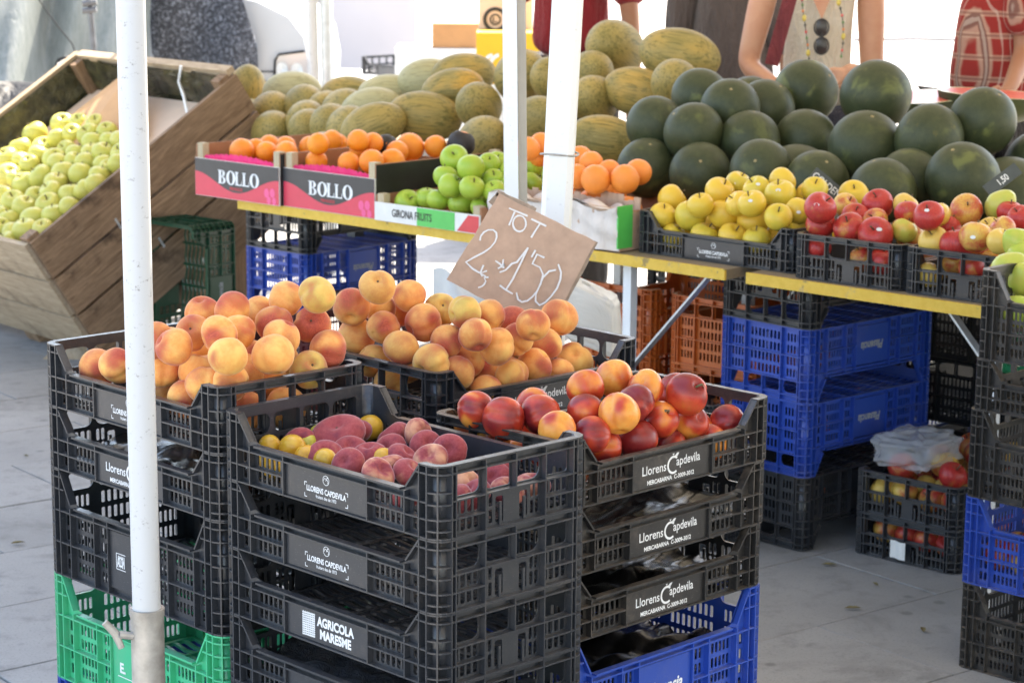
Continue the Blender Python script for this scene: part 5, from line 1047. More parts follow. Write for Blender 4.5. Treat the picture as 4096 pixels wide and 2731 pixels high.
STR = [[(585,405),(715,460)], [(625,430),(600,490),(585,525)], [(658+46*math.cos(t), 512+56*math.sin(t)) for t in [R(k*24-80) for k in range(16)]], [(740,480),(845,530)], [(800,515),(770,560),(740,610)],
 [(383,630),(388,600),(410,572),(440,556),(475,556),(497,575),(500,605),(488,640),(455,680),(410,712),(345,745),(285,780),(330,825),(380,855)],
 [(408,800),(385,855),(400,880)], [(432,840),(388,856),(425,882)], [(443,885),(412,888),(424,912),(412,935),(395,950),(370,957)],
 [(490,770),(520,790),(552,822)], [(546,760),(538,820)], [(508,825),(555,795),(545,815)],
 [(520,850),(562,835),(605,790),(640,780),(680,728),(718,678)], [(718,678),(660,800),(610,900),(565,970)], [(520,940),(560,970),(612,1000)],
 [(770,695),(742,745)], [(832,748),(780,725),(748,790),(800,815),(822,865),(806,930),(780,980),(750,1018),(715,1047),(675,1056),(648,1038),(637,990)],
 [(912,833),(865,842),(822,885),(795,950),(772,1005),(770,1050),(798,1078),(838,1058),(880,1015),(920,960),(943,900),(948,850),(928,793)],
 [(890,1050),(860,1062),(846,1090),(850,1130)], [(843,1080),(880,1085)], [(840,1098),(872,1103)]]
m = MB()
for si, st in enumerate(STR):
    P3 = [zs(x, y) - cen + nrm*(.0008 + .00022*si) for x, y in st]
    wd = .0017; L_ = []
    for i, p_ in enumerate(P3):
        d = (P3[min(i+1, len(P3)-1)] - P3[max(i-1, 0)]).normalized(); s_ = d.cross(nrm); k = wd*rn.uniform(.7, 1.15); L_ += [p_ + s_*k, p_ - s_*k]
    m.add(L_, [(2*i, 2*i+1, 2*i+3, 2*i+2) for i in range(len(P3)-1)])
chalk = N('white_chalk'); chalk.out((.80, .80, .79), .9)
m.build('chalk_lettering', chalk.mat, sg)
# white plastic bag hung on the pole below the sign
def film(name, c, alpha, rough=.3, tint=.5):
    m = N(name); P = m.obj(); m.bump(m.noise(P, 9, 5, .6, 1.0), .6, .02); m.out(c, rough, .5); tr = m.n('BsdfTranslucent'); tr.inputs[0].default_value = (*c, 1); mx = m.n('MixShader'); mx.inputs[0].default_value = tint
    m.l(m.b.outputs[0], mx.inputs[1]); m.l(tr.outputs[0], mx.inputs[2]); o = mx
    if alpha < 1:
        tp_ = m.n('BsdfTransparent'); m2 = m.n('MixShader'); m2.inputs[0].default_value = alpha; m.l(tp_.outputs[0], m2.inputs[1]); m.l(mx.outputs[0], m2.inputs[2]); o = m2
    m.l(o.outputs[0], m.t.nodes['Material Output'].inputs[0]); return m.mat
M['wbag'] = film('white_plastic_film', (.74, .72, .68), 1, .35, .3); M['cbag'] = film('clear_plastic_film', (.75, .76, .78), .35, .12, .2)
def pillow(c, ax, ay, az, seed, k=.10, n=26, ex=.55):
    rn_ = random.Random(seed); ph = [rn_.uniform(0, 6.28) for _ in range(8)]
    def fn(a, b):
        t, s_ = 2*math.pi*a, math.pi*(b-.5)*.999; sx_ = math.copysign(abs(math.cos(t))**ex, math.cos(t)); sy_ = math.copysign(abs(math.sin(t))**ex, math.sin(t)); cz = math.copysign(abs(math.sin(s_))**ex, math.sin(s_)); cr_ = math.cos(s_)**ex
        q = 1 + k*(math.sin(5*t+ph[0]+3*s_) + math.sin(9*t+ph[1]-7*s_)*.6 + math.sin(13*s_+ph[2]+2*t)*.5)*.5
        return c + ax*(sx_*cr_*q) + ay*(sy_*cr_*q) + az*(cz*q)
    return MB().grid(fn, n, n, 0, True, True)
c = at(1352, 722, 4.62); ax = (at(1422, 752, 4.60) - at(1282, 690, 4.64))/2; az = (at(1345, 655, 4.62) - at(1352, 792, 4.62))/2
o = pillow(c, ax, Vector((.01, .045, 0)), az, 3, .05, 44, .28).build('plastic_bag', M['wbag']); tag(o, 'white plastic bag bundle hung on the pole behind the peaches', 'bag')
c = at(1085, 672, 4.75)
o = MB().grid(lambda a, b: c + Vector((-.085+.17*a, .02*math.sin(a*9+b*3), -.05+.10*b - .03*a + .01*math.sin(a*13))), 14, 10).build('paper_sheet', M['p_white']); tag(o, 'white paper sheet wedged behind the peaches, left below the sign', 'paper')
# ------------------------------------------------------------------ tilted wooden apple bin
WAa = R(50); WU, WV = rot_uv(WAa); tt = R(32.8); WL = WV*math.cos(tt) + Vector((0, 0, math.sin(tt))); WD = WV*math.sin(tt) - Vector((0, 0, math.cos(tt)))
A0 = Vector((-1.63587, 7.45042, .45347)); BW, BLn, BD = 1.08, .985, .48
bin_ = empty('wooden_bin', A0 + WD*BD); tag(bin_, 'big tilted plank bin of pale green apples at the left edge', 'crate'); org = bin_.location.copy()
M['bw1'] = wood('weathered_brown_plank', (.15, .088, .05), (.43, .285, .18), 1.5, (8, 8, .8), (.025, .015, .011), .9); M['bw2'] = wood('bleached_plank', (.30, .215, .135), (.54, .42, .29), 1.3, (7, 7, 1.0), (.09, .05, .03), .7)
M['liner'] = (lambda m: (m.bump(m.noise(m.mapv(m.obj(), (9, 3, 9)), 3, 4, .6, .8), .7, .02), m.out(m.ramp(m.noise(m.mapv(m.obj(), (6, 1.5, 6)), 3, 3), [(.35, (.018, .02, .014)), (.65, (.075, .07, .035))]), .22, .5))[1])(N('dark_plastic_liner'))
def W_(w, l, d): return A0 + WU*w + WL*l + WD*d - org
def plank(w0, w1, l0, l1, d0, d1, name, mat, parent=bin_):
    """board in bin axes; its mesh gets its long direction along local z so the grain follows"""
    sz_ = (w1-w0, l1-l0, d1-d0); ax3 = [WU, WL, WD]; k = sz_.index(max(sz_)); order = [i for i in range(3) if i != k] + [k]
    m = MB().box(-sz_[order[0]]/2, sz_[order[0]]/2, -sz_[order[1]]/2, sz_[order[1]]/2, -sz_[order[2]]/2, sz_[order[2]]/2)
    me = m.mesh(name, mat)
    o = link(name, me, parent); X, Y, Z = (ax3[i] for i in order)
    mt = Matrix((X, Y, Z)).transposed(); 
    if mt.determinant() < 0: mt = Matrix((X, -Y, Z)).transposed()
    o.matrix_local = Matrix.Translation(W_((w0+w1)/2, (l0+l1)/2, (d0+d1)/2)) @ mt.to_4x4()
    return o
for k in range(3):
    d0, d1 = BD*k/3 + .006, BD*(k+1)/3 - .005
    plank(-.018, 0, 0, BLn, d0, d1, 'side_plank', M['bw1']); plank(BW, BW+.018, 0, BLn, d0, d1, 'side_plank', M['bw2'])
    plank(0.001, BW-.001, -.018, 0, d0, d1, 'end_plank', M['bw2']); plank(0.001, BW-.001, BLn-.018, BLn, d0, d1, 'end_plank', M['bw1'])
    for l in (.30, .72): plank(-.0195, -.0182, l+.10*k, l+.10*k+.008, d1-.022, d1+.020, 'staple', M['zinc'])
plank(BW-.002, BW+.034, -.01, BLn, -.022, .001, 'rim_board', M['bw2']); plank(0, BW-.004, BLn-.022, BLn+.012, -.022, .001, 'rim_board', M['bw2'])
for l in range(5): plank(0, BW, .02+.19*l, .02+.19*l+.185, BD-.018, BD-.001, 'floor_plank', M['bw1'])
for w0 in (0.001, BW-.051):
    for l0 in (.001, BLn-.070): plank(w0, w0+.05, l0, l0+.05, -.008, BD-.02, 'corner_post', M['bw1'])
for w0 in (.0, .48, .98): plank(w0, w0+.09, .0, BLn-.02, BD+.001, BD+.085, 'skid', M['bw1'])
liner = MB().grid(lambda a, b: W_(BW-.012-.006*math.sin(b*20), .05+a*.90, -.012+.30*b+.012*math.sin(a*23)*math.sin(b*7)), 30, 10).grid(lambda a, b: W_(.02+a*(BW-.05), BLn-.030-.01*math.sin(a*19+b*6), -.008+.30*b), 30, 10).build('plastic_liner', M['liner'], bin_)
M['card2'] = simple('tan_cardboard_sheet', (.52, .30, .15), .8, .1, 12); M['card3'] = simple('pale_board_sheet', (.62, .47, .36), .8, .06, 8)
plank(.03, BW-.03, .02, BLn-.04, .128, .133, 'inner_board', M['card3'])
cs_ = MB().add([W_(*p_) for p_ in ((.92, .62, .10), (.62, .93, -.015), (.30, .70, .10), (.60, .45, .12), (.925, .625, .104), (.62, .935, -.011), (.30, .704, .104), (.60, .454, .124))], [(0,1,2,3),(7,6,5,4),(0,4,5,1),(1,5,6,2),(2,6,7,3),(3,7,4,0)]).build('cardboard_sheet', M['card2'], bin_)
cab = MB().tube([W_(.28, BLn-.03, -.03), W_(.30, BLn-.06, .02), W_(.24, BLn-.10, .05), W_(.16, BLn-.16, .08), W_(.06, BLn-.20, .12)], .006, 8).build('white_cable', M['wht'], bin_)
# trestle block that props the bin up
pb = empty('prop_block', (0, 0, 0)); tag(pb, 'rough timber block propping up the tilted apple bin', 'block')
pc = A0 + WU*.5 + WL*(BLn*.80) + WD*(BD+.09)
for k in range(3):
    h0 = pc.z - .02
    c_ = pc + WU*(.3*(k-1)); MB().obox(Vector((c_.x, c_.y, 0)), Vector((c_.x, c_.y, h0)), .09, .09, WU).build('post', M['bw1'], pb)
b_ = A0 + WU*.16 + WL*.02 + WD*(BD+.09); b_.z = 0
b2 = empty('wooden_wedge', b_); tag(b2, 'small timber wedge under the low end of the apple bin', 'wedge')
MB().add([(-.16, -.09, 0), (.16, -.09, 0), (.16, .09, 0), (-.16, .09, 0), (-.13, -.06, .032), (.10, -.06, .05), (.10, .06, .05), (-.13, .06, .032)], [(3,2,1,0),(4,5,6,7),(0,1,5,4),(1,2,6,5),(2,3,7,6),(3,0,4,7)]).build('timber', M['bw2'], b2)
# ------------------------------------------------------------------ crumpled bags inside the crates
def black_film():
    m = N('glossy_black_film'); P = m.obj(); a = m.noise(P, 9, 2, .5, 1.2); v = m.voro(P, 11, 'F1'); m.bump(m.math('ADD', a, m.math('MULTIPLY', v, .3)), .2, .04); return m.out((.008, .008, .009), .27, .45)
M['bbag'] = black_film()
def bag_sheet(n, adeg, long, z, amp, seed, label, mat='bbag', part=(.02, .98, .03, .97)):
    a = R(adeg); u, v = rot_uv(a); lu, lv = (.5, .3) if long == 'u' else (.3, .5); rn_ = random.Random(seed); ph = [rn_.uniform(0, 6.28) for _ in range(12)]
    def fn(s_, t):
        s2, t2 = part[0] + (part[1]-part[0])*s_, part[2] + (part[3]-part[2])*t; p_ = Vector((n[0], n[1], 0)) + u*(.014 + (lu-.028)*s2) + v*(.014 + (lv-.028)*t2)
        h = sum(math.sin(ph[k] + (3+k*2.3)*s_*(1 if k % 2 else -1) + (4+k*1.7)*t)/(1+k*.45) for k in range(8))
        c_ = sum(abs(math.sin(ph[k+3] + (9+k*5)*s_ + (7-k*9)*t)) for k in range(3))/3
        p_.z = z + amp*(.35*h + 1.0*c_); return p_
    o = MB().grid(fn, 46, 36).build('plastic_bag', M[mat]); return tag(o, label, 'bag')
bag_sheet((-.449, 3.336), 46.3, 'u', .841-.107*2+.022, .016, 1, 'glossy black bag in the second crate of the left stack')
bag_sheet((.082, 3.262), 44.9, 'v', .776-.107*2+.020, .016, 2, 'glossy black bag in the crate just below the nectarines')
bag_sheet((.082, 3.262), 44.9, 'v', .776-.107*3+.022, .018, 3, 'glossy black bag in the third crate of the nectarine stack')
bag_sheet((.082, 3.262), 44.9, 'v', .776-.107*3-.186+.060, .022, 4, 'glossy black bag lining the blue Plasencia crate')
M['gbag'] = (lambda m: (m.bump(m.noise(m.obj(), 26, 6, .65, 1.5), 1.0, .02), m.out(m.ramp(m.noise(m.obj(), 12, 4), [(.3, (.03, .032, .037)), (.7, (.075, .08, .09))]), .28, .5))[1])(N('dark_grey_film'))
bag_sheet((-.099, 2.976), 45.9, 'u', .809-.107*4+.018, .020, 5, 'crumpled dark grey bags in the fourth crate of the front stack', 'gbag')
# ------------------------------------------------------------------ apples in the floor crates and in the right stack, pears
def loose(pts, kind, name, noun, cat, group, labels, colors, sc=(1, 1, 1)):
    rn_ = random.Random(len(pts)+3); pts = [q for q in pts if proj_px(q[0])[0] < 2385]
    rl = row_labels([(*q[0], '') for q in pts], 4, noun, labels(0), lambda t: labels(1))
    for i, (p_, r) in enumerate(pts):
        o = link(name, V[kind][i % len(V[kind])], None, p_, scale=(r*sc[0], r*sc[1], r*sc[2])); o.rotation_mode = 'QUATERNION'
        o.rotation_quaternion = Vector((rn_.gauss(0, .7), rn_.gauss(0, .7), .8)).normalized().to_track_quat('Z', 'Y'); o.color = colors(rn_); tag(o, rl[i], cat, group); link('stem', stem_me, o)
aq = R(43); uq, vq = rot_uv(aq)
for lev in (0, 1):
    pts = []
    for j in range(6):
        for i in range(4):
            rn_ = random.Random(i*7+j*3+lev); p_ = nQ + uq*(.055+.063*i+rn_.uniform(-.006, .006)) + vq*(.06+.075*j+rn_.uniform(-.008, .008)); p_ = Vector((p_.x, p_.y, .048+.107*lev + rn_.uniform(0, .012))); pts.append((p_, .034))
            if lev == 1 and (i+j) % 2 == 0 and j < 5 and i < 3: pts.append((p_ + uq*.032 + vq*.036 + Vector((0, 0, .052)), .035))
    names_ = ['lower', 'upper']
    loose(pts, 'redapple', 'apple', 'apple', 'apple', 'apples in the %s floor crate' % names_[lev], lambda i: ('in the %s floor crate' % names_[lev], 'red-yellow')[i], lambda r: (r.uniform(.15, .65), 0, .5, 1))
c = nQ + uq*.20 + vq*.12 + Vector((0, 0, .262))
o = pillow(c, uq*.085, vq*.10, Vector((0, 0, .042)), 9, .16, 40).build('plastic_bag', M['cbag']); tag(o, 'clear crumpled plastic bag on the apples on the floor', 'bag')
tagp = nQ + uq*.16 - vq*.004
tg_ = MB().grid(lambda a, b: tagp + uq*(-.022+.044*a) - vq*(.004+.004*math.sin(a*6)) + Vector((0, 0, .012+.044*b)), 8, 6).build('paper_tag', M['p_white']); tag(tg_, 'small white tag hanging on the lowest apple crate', 'tag')
ur, vr = rot_uv(R(45))
pts = []
for j in range(4):
    for i in range(7):
        rn_ = random.Random(i*5+j); pts.append((nR + ur*(.06+.062*i) + vr*(.05+.066*j) + Vector((0, 0, .851-.10 + rn_.uniform(0, .03))), .034))
for k, (dx, dy, y) in enumerate(((2318, 616, 4.62), (2345, 640, 4.60), (2340, 560, 4.78), (2350, 590, 4.75), (2300, 470, 5.15))): pts.append((at(dx, dy, y), .036))
for s_ in (0,):
    V['pear'] = [lathe('pear', [(r*(1-.32*max(0, z)), z*1.18) for r, z in prof_round(20, .05, .1, .2, .2)], M['pale'], 24, .03, s_+90)]
loose(pts, 'pear', 'pear', 'pear', 'pear', 'pears in the top crate of the right stack', lambda i: ('in the top crate at right', 'green')[i], lambda r: (0, r.uniform(.5, 1), .5, 1))
pts = [(nR + ur*(.06+.064*i) + vr*(.05+.07*j) + Vector((0, 0, .186*1+.05+.002*i)), .036) for j in range(3) for i in range(7)] + [(nR + ur*(.36+.03*i) + vr*(.14+.07*i) + Vector((0, 0, .186+.115)), .036) for i in range(2)]
loose(pts, 'redapple', 'apple', 'apple', 'apple', 'apples in the blue crate of the right stack', lambda i: ('in the blue crate at right', 'red-orange')[i], lambda r: (r.uniform(.3, .6), 0, .5, 1))
# cardboard tray of the pears
m = MB().obox(nR + ur*.02 + vr*.18 + Vector((0, 0, .868)), nR + ur*.30 + vr*.26 + Vector((0, 0, .90)), .004, .06).build('cardboard_divider', M['card']); tag(m, 'cardboard divider standing among the green pears', 'cardboard')
# ------------------------------------------------------------------ slate price tags, slices and box at the right
M['slate'] = simple('slate_tag', (.055, .065, .062), .45, .15, 30)
def slate(p_, rx, rz, text, label, w_=.11, h_=.045, ry=0):
    e_ = empty('price_tag', p_, (rx, ry, rz)); tag(e_, label, 'sign'); MB().box(-w_/2, w_/2, -.002, .002, 0, h_).build('slate', M['slate'], e_)
    f_ = Flat(); f_.text(text, 0, h_*.25, h_*.7, sx=.8, bold=.0003); link('lettering', f_.mesh('lettering', chalk.mat, lambda a, b: (a, -.0028, b)), e_); return e_
slate(at(1888, 438, 5.62), R(-20), R(-10), 'GOLDEN', 'small slate tag reading GOLDEN behind the yellow apples', .095, .038, R(38))
slate(at(2312, 425, 5.30), R(-25), R(10), '1,50', 'slate price tag above the pears at the right edge', .095, .032, R(-36))
def flesh(name, c1, c2):
    m = N(name); f_ = m.noise(m.obj(), 9, 5, .6); return m.out(m.ramp(f_, [(.3, c1), (.7, c2)]), .35, .5)
M['wflesh'] = flesh('watermelon_flesh', (.55, .07, .05), (.66, .14, .10)); M['wrindin'] = flesh('pale_inner_rind', (.62, .62, .36), (.72, .70, .46)); M['mflesh'] = flesh('melon_flesh', (.70, .30, .12), (.78, .42, .2))
def wedge(p_, r, rot, label, fl, rind):
    """half melon lying cut face up: rind bowl, pale ring and flesh disc"""
    e_ = empty('cut_fruit', p_, rot); tag(e_, label, 'fruit'); n_ = 28
    MB().grid(lambda a, b: (r[0]*math.cos(6.2832*a)*math.sin(1.5708*b), r[1]*math.sin(6.2832*a)*math.sin(1.5708*b), -r[2]*math.cos(1.5708*b)), n_, 10, 0, True, True).build('rind', M[rind], e_)
    f_ = Flat(); f_.ring(0, 0, 1, .9, n=n_); link('pale_ring', f_.mesh('pale_ring', M['wrindin'], lambda a, b: (a*r[0], b*r[1], .0006)), e_)
    f_ = Flat(); f_.ring(0, 0, .9, .001, n=n_); link('flesh', f_.mesh('flesh', M[fl], lambda a, b: (a*r[0], b*r[1], .0008)), e_)
wedge(at(1655, 196, 7.75), (.13, .07, .06), (R(14), 0, R(20)), 'cut orange-fleshed melon half beside the melon heap', 'mflesh', 'melon')
wedge(at(1800, 195, 7.6), (.06, .05, .05), (R(30), 0, R(-20)), 'small cut melon piece by the hand of the woman', 'mflesh', 'melon')
wedge(at(2120, 222, 6.75), (.15, .12, .09), (R(4), R(-4), R(15)), 'red cut watermelon half behind the dark watermelons', 'wflesh', 'wmelon')
wedge(at(2285, 215, 6.7), (.17, .12, .09), (R(2), R(3), R(-15)), 'red cut watermelon half in front of the plaid shirt', 'wflesh', 'wmelon')
e, fp_, w2, d2 = fruit_box(-.34, .36, .52, .34, .10, .105, 'brown cardboard box with yellow and green print beside the watermelons', 'card')
fp_.data.materials[0] = M['card']
f = Flat(); f.rect(-w2+.002, w2-.002, .075, .098); link('yellow_print', f.mesh('yellow_print', simple('ochre_print', (.42, .34, .08), .5), pfn(d2)), fp_); f = Flat(); f.rect(-.10, .12, .03, .055); link('red_print', f.mesh('red_print', M['p_red2'], pfn(d2)), fp_)
# pallet parts seen under the right end of the table
pl_ = empty('wooden_pallet', T(-.02, 1.0)); tag(pl_, 'pale wooden pallet leaning under the right end of the table', 'pallet')
for k in range(4):
    MB().obox(TU*.5 + TV*(.05*k) + Vector((0, 0, .12+.15*k)), TU*-.6 + TV*(.05*k) + Vector((0, 0, .12+.15*k)), .02, .07).build('slat', M['bw2'], pl_)
for s_ in (-.5, .4): MB().obox(TU*s_ + TV*.035 + Vector((0, 0, 0)), TU*s_ + TV*.22 + Vector((0, 0, .66)), .06, .03, TV).build('bearer', M['bw2'], pl_)

rn = random.Random(21)
for k, (dx, dy) in enumerate(((2296, 1288), (1905, 1300), (2010, 1345), (1960, 1400), (2120, 1450), (60, 1050), (40, 1250))):
    d_ = at(dx, dy, 4.0); t_ = ZC/(ZC - d_.z); p_ = Vector((d_.x*t_, d_.y*t_, .003)); s_ = rn.uniform(.012, .022); a_ = rn.uniform(0, 6.28)
    pts_ = [(p_.x + s_*q*math.cos(a_) - s_*.45*w_*math.sin(a_), p_.y + s_*q*math.sin(a_) + s_*.45*w_*math.cos(a_), p_.z + .004*abs(w_) + .002) for q, w_ in ((-1, 0), (-.3, .8), (.5, .7), (1.1, 0), (.4, -.8), (-.4, -.7))]
    o = MB().add(pts_ + [(p_.x, p_.y, .004)], [(i, (i+1) % 6, 6) for i in range(6)]).build('dry_leaf', M['leafdry']); tag(o, 'small dry leaf on the paving, %s of the scraps' % ('nearest the apple crate', 'first right of the nectarine stack', 'second right of the nectarine stack', 'third right of the nectarine stack', 'last before the right edge', 'upper one at the left', 'lower one at the left')[k], 'leaf', 'dry leaves on the paving')

cb2 = empty('carton', T(-.20, .86)); tag(cb2, 'grey-white carton with a red lid under the right end of the table', 'box'); cb2.rotation_euler = (0, 0, -TA)
MB().box(-.2, .2, -.10, .10, .0, .50).build('box_body', M['wcr'] if 'wcr' in M else M['p_white'], cb2); MB().box(-.203, .203, -.103, .103, .46, .56).build('lid', M['p_red2'], cb2)
# ------------------------------------------------------------------ people behind the stall
from mathutils import noise as mnoise
def skin_mesh(name, pts, edges, mat, sub=2, folds=0.0):
    """one continuous surface grown round a skeleton: pts name -> (position, rx, ry)"""
    ks = list(pts); me = bpy.data.meshes.new(name); me.from_pydata([pts[k][0] for k in ks], [(ks.index(a), ks.index(b)) for a, b in edges], [])
    o = bpy.data.objects.new(name, me); COL.objects.link(o); md = o.modifiers.new('skin', 'SKIN'); md.use_smooth_shade = True; md.branch_smoothing = .6
    sv = me.skin_vertices[0].data
    for i, k in enumerate(ks): sv[i].radius = pts[k][1:3]; sv[i].use_root = (i == 0)
    s_ = o.modifiers.new('sub', 'SUBSURF'); s_.levels = s_.render_levels = sub
    dg = bpy.context.evaluated_depsgraph_get(); dg.update(); out = bpy.data.meshes.new_from_object(o.evaluated_get(dg))
    bpy.data.objects.remove(o); bpy.data.meshes.remove(me); out.name = name; out.materials.clear(); out.materials.append(mat)
    for p in out.polygons: p.use_smooth = True
    if folds:
        for v in out.vertices:
            c_ = v.co; n1 = mnoise.noise(Vector((c_.x*11, c_.y*11, c_.z*3.2))); n2 = mnoise.noise(Vector((c_.x*24+5, c_.y*24, c_.z*9 + c_.x*14))); v.co = c_ + v.normal*folds*(n1 + .45*n2)
    return out
def skin_mat(name, c):
    m = N(name); f = m.noise(m.obj(), 9, 6, .65, .6); return m.out(m.ramp(f, [(.28, (c[0]*.86, c[1]*.68, c[2]*.64)), (.72, c)]), .5, .35, sss=0)
M['skin'] = skin_mat('skin_light', (.56, .32, .21)); M['skin2'] = skin_mat('skin_tanned', (.36, .19, .115)); M['hair'] = simple('dark_hair', (.05, .03, .02), .5, .3, 60)
def cloth(name, c, var=.1):
    m = N(name); P = m.obj(); f = m.noise(m.mapv(P, (14, 14, 3)), 2, 4, .6, .6); w_ = m.noise(P, 220, 2); m.bump(m.math('ADD', m.math('MULTIPLY', f, 7.0), w_), .6, .02)
    return m.out(m.ramp(f, [(.3, tuple(x*(1-var*2) for x in c)), (.7, c)]), .85, .2, sheen=.1)
M['cream'] = cloth('cream_linen', (.78, .70, .58), .05); M['maroon'] = cloth('dark_red_jersey', (.26, .018, .024), .1); M['taupe'] = cloth('taupe_dress_cloth', (.12, .095, .09), .15); M['jean'] = cloth('dark_blue_denim', (.05, .055, .085)); M['dark'] = cloth('dark_trousers', (.05, .045, .045))
def plaid():
    m = N('red_plaid_cotton'); P = m.obj(); s_ = m.sep(P)
    def band(v, per, lo, hi, off=0.0): return m.step(m.math('PINGPONG', m.math('ADD', v, off), per), lo, hi)
    h = m.math('ADD', s_[0], m.math('MULTIPLY', s_[1], .35)); v = s_[2]
    c = m.mix(m.math('MULTIPLY', band(h, .028, .019, .022), .6), (.27, .028, .024), (.50, .36, .27)); c = m.mix(m.math('MULTIPLY', band(v, .034, .023, .027), .5), c, (.55, .38, .28))
    c = m.mix(m.math('MULTIPLY', band(h, .028, .0235, .025), .7), c, (.10, .03, .03)); c = m.mix(m.math('MULTIPLY', band(v, .034, .029, .031), .6), c, (.16, .05, .045)); c = m.mix(m.math('MULTIPLY', band(h, .010, .008, .0088, .01), .35), c, (.66, .56, .48))
    m.bump(m.noise(P, 12, 4), .3, .01); return m.out(c, .85, .2)
M['plaid'] = plaid()
def head(e, h, c, skin, hair='hair'):
    """head with nose, ears, eyes, mouth and hair, child meshes of the person"""
    def hp(a, b):
        t, s_ = 6.2832*a, math.pi*(b-.5)*.998; x, y, z = math.cos(s_)*math.sin(t)*.075, -math.cos(s_)*math.cos(t)*.092, math.sin(s_)*.118
        if z < -.02: k = 1 - .35*min(1, (-.02-z)/.09); x *= k; y *= (k if y < 0 else k*.8)
        if y < -.05 and abs(x) < .02 and -.035 < z < .02: y -= .022*(1-abs(x)/.02)*(1-abs(z+.012)/.035 if z > -.012-.035 else 0)
        return c + Vector((x, y, z))
    m = MB().grid(hp, 40, 30, 0, True, True)
    for sx in (-1, 1): m.tube([c + Vector((sx*.070, .01, .02)), c + Vector((sx*.084, .016, .012)), c + Vector((sx*.078, .012, -.025))], [.008, .014, .008], 8)
    m.build('head', M[skin], e)
    MB().grid(lambda a, b: c + Vector((math.sin(6.2832*a)*.083*math.cos(-.1+1.66*b), .012 - math.cos(6.2832*a)*.098*math.cos(-.1+1.66*b) if math.cos(6.2832*a) < .2 else .012 - .2*.098*math.cos(-.1+1.66*b) - .062*math.cos(6.2832*a)*math.cos(-.1+1.66*b)*(1 if b > .35 else .2), .012+.125*math.sin(-.1+1.66*b))), 30, 14, 0, True, True).build('hair', M[hair], e)
    for sx in (-1, 1): MB().tube([c + Vector((sx*.030-.008, -.081, .006)), c + Vector((sx*.030+.008, -.081, .006))], .006, 6).build('eye', M['p_blk'], e)
    MB().tube([c + Vector((-.020, -.078, -.055)), c + Vector((.020, -.078, -.055))], .004, 6).build('mouth', M['p_red'], e)
def person(base, rz, label, P, E_, skin, clothes, hair=True):
    e = empty('person', base, (0, 0, rz)); tag(e, label, 'person')
    P = dict(P)
    for k_ in ('pelvis', 'waist', 'chest'): P[k_] = (P[k_][0], P[k_][1]*.78, P[k_][2]*.78)
    link('body', skin_mesh('body', P, E_, M[skin]), e); head(e, 0, Vector(P['head'][0]), skin)
    for nm, pts, edges, mat in clothes: link(nm, skin_mesh(nm, pts, edges, M[mat], 3, .013), e)
    return e
def body(H=1.68, sh=.17, hip=.10, arms=None, wx=.12, dy=.085):
    k = H/1.68
    P = {'pelvis': ((0, 0, .95*k), wx*1.05, dy*1.1), 'waist': ((0, 0, 1.08*k), wx*.92, dy), 'chest': ((0, .0, 1.28*k), wx*1.08, dy*1.15), 'neckb': ((0, .01, 1.42*k), .06, .055), 'neck': ((0, .0, 1.48*k), .047, .05), 'head': ((0, -.01, 1.575*k), .05, .05)}
    E_ = [('pelvis', 'waist'), ('waist', 'chest'), ('chest', 'neckb'), ('neckb', 'neck'), ('neck', 'head')]
    for s_, sx in (('l', -1), ('r', 1)):
        P['hip'+s_] = ((sx*hip, 0, .88*k), .085, .085); P['knee'+s_] = ((sx*hip*1.05, -.01, .48*k), .055, .058); P['ankle'+s_] = ((sx*hip*1.05, .02, .09*k), .036, .04); P['toe'+s_] = ((sx*hip*1.15, -.13, .035*k), .034, .024)
        E_ += [('pelvis', 'hip'+s_), ('hip'+s_, 'knee'+s_), ('knee'+s_, 'ankle'+s_), ('ankle'+s_, 'toe'+s_)]
        a = (arms or {}).get(s_, ((sx*(sh+.05), .01, 1.12*k), (sx*(sh+.06), -.03, .88*k), (sx*(sh+.05), -.06, .80*k)))
        P['sh'+s_] = ((sx*sh, .01, 1.38*k), .052, .055); P['el'+s_] = (a[0], .036, .038); P['wr'+s_] = (a[1], .025, .028); P['hand'+s_] = (a[2], .030, .016)
        E_ += [('neckb', 'sh'+s_), ('sh'+s_, 'el'+s_), ('el'+s_, 'wr'+s_), ('wr'+s_, 'hand'+s_)]
        w_, hd = Vector(a[1]), Vector(a[2]); d = (hd - w_).normalized(); sd_ = d.cross(Vector((0, -1, .3))).normalized()
        for q in range(4):
            r0 = hd + sd_*(.016*(q-1.5)); r1 = r0 + d*(.038 + .006*(q in (1, 2))) + Vector((0, 0, -.006)); r2 = r1 + d*.026 + Vector((0, 0, -.014))
            P['f%s%da' % (s_, q)] = (tuple(r0 + d*.012), .0095, .0085); P['f%s%db' % (s_, q)] = (tuple(r1), .0085, .008); P['f%s%dc' % (s_, q)] = (tuple(r2), .007, .0065)
            E_ += [('hand'+s_, 'f%s%da' % (s_, q)), ('f%s%da' % (s_, q), 'f%s%db' % (s_, q)), ('f%s%db' % (s_, q), 'f%s%dc' % (s_, q))]
        t0 = hd - d*.02 + sd_*.03*(1 if s_ == 'l' else -1); P['t%sa' % s_] = (tuple(t0), .010, .010); P['t%sb' % s_] = (tuple(t0 + d*.035 + sd_*.012*(1 if s_ == 'l' else -1)), .008, .008); E_ += [('hand'+s_, 't%sa' % s_), ('t%sa' % s_, 't%sb' % s_)]
    return P, E_
def grow(P, keys, d, dz=None):
    return {k: (P[k][0], P[k][1]+d, P[k][2]+d) for k in keys}
def legs_of(P, d=.014, low='ankle'):
    ks = ['pelvis', 'hipl', 'kneel', low+'l', 'hipr', 'kneer', low+'r']; return grow(P, ks, d), [('pelvis', 'hipl'), ('hipl', 'kneel'), ('kneel', low+'l'), ('pelvis', 'hipr'), ('hipr', 'kneer'), ('kneer', low+'r')]
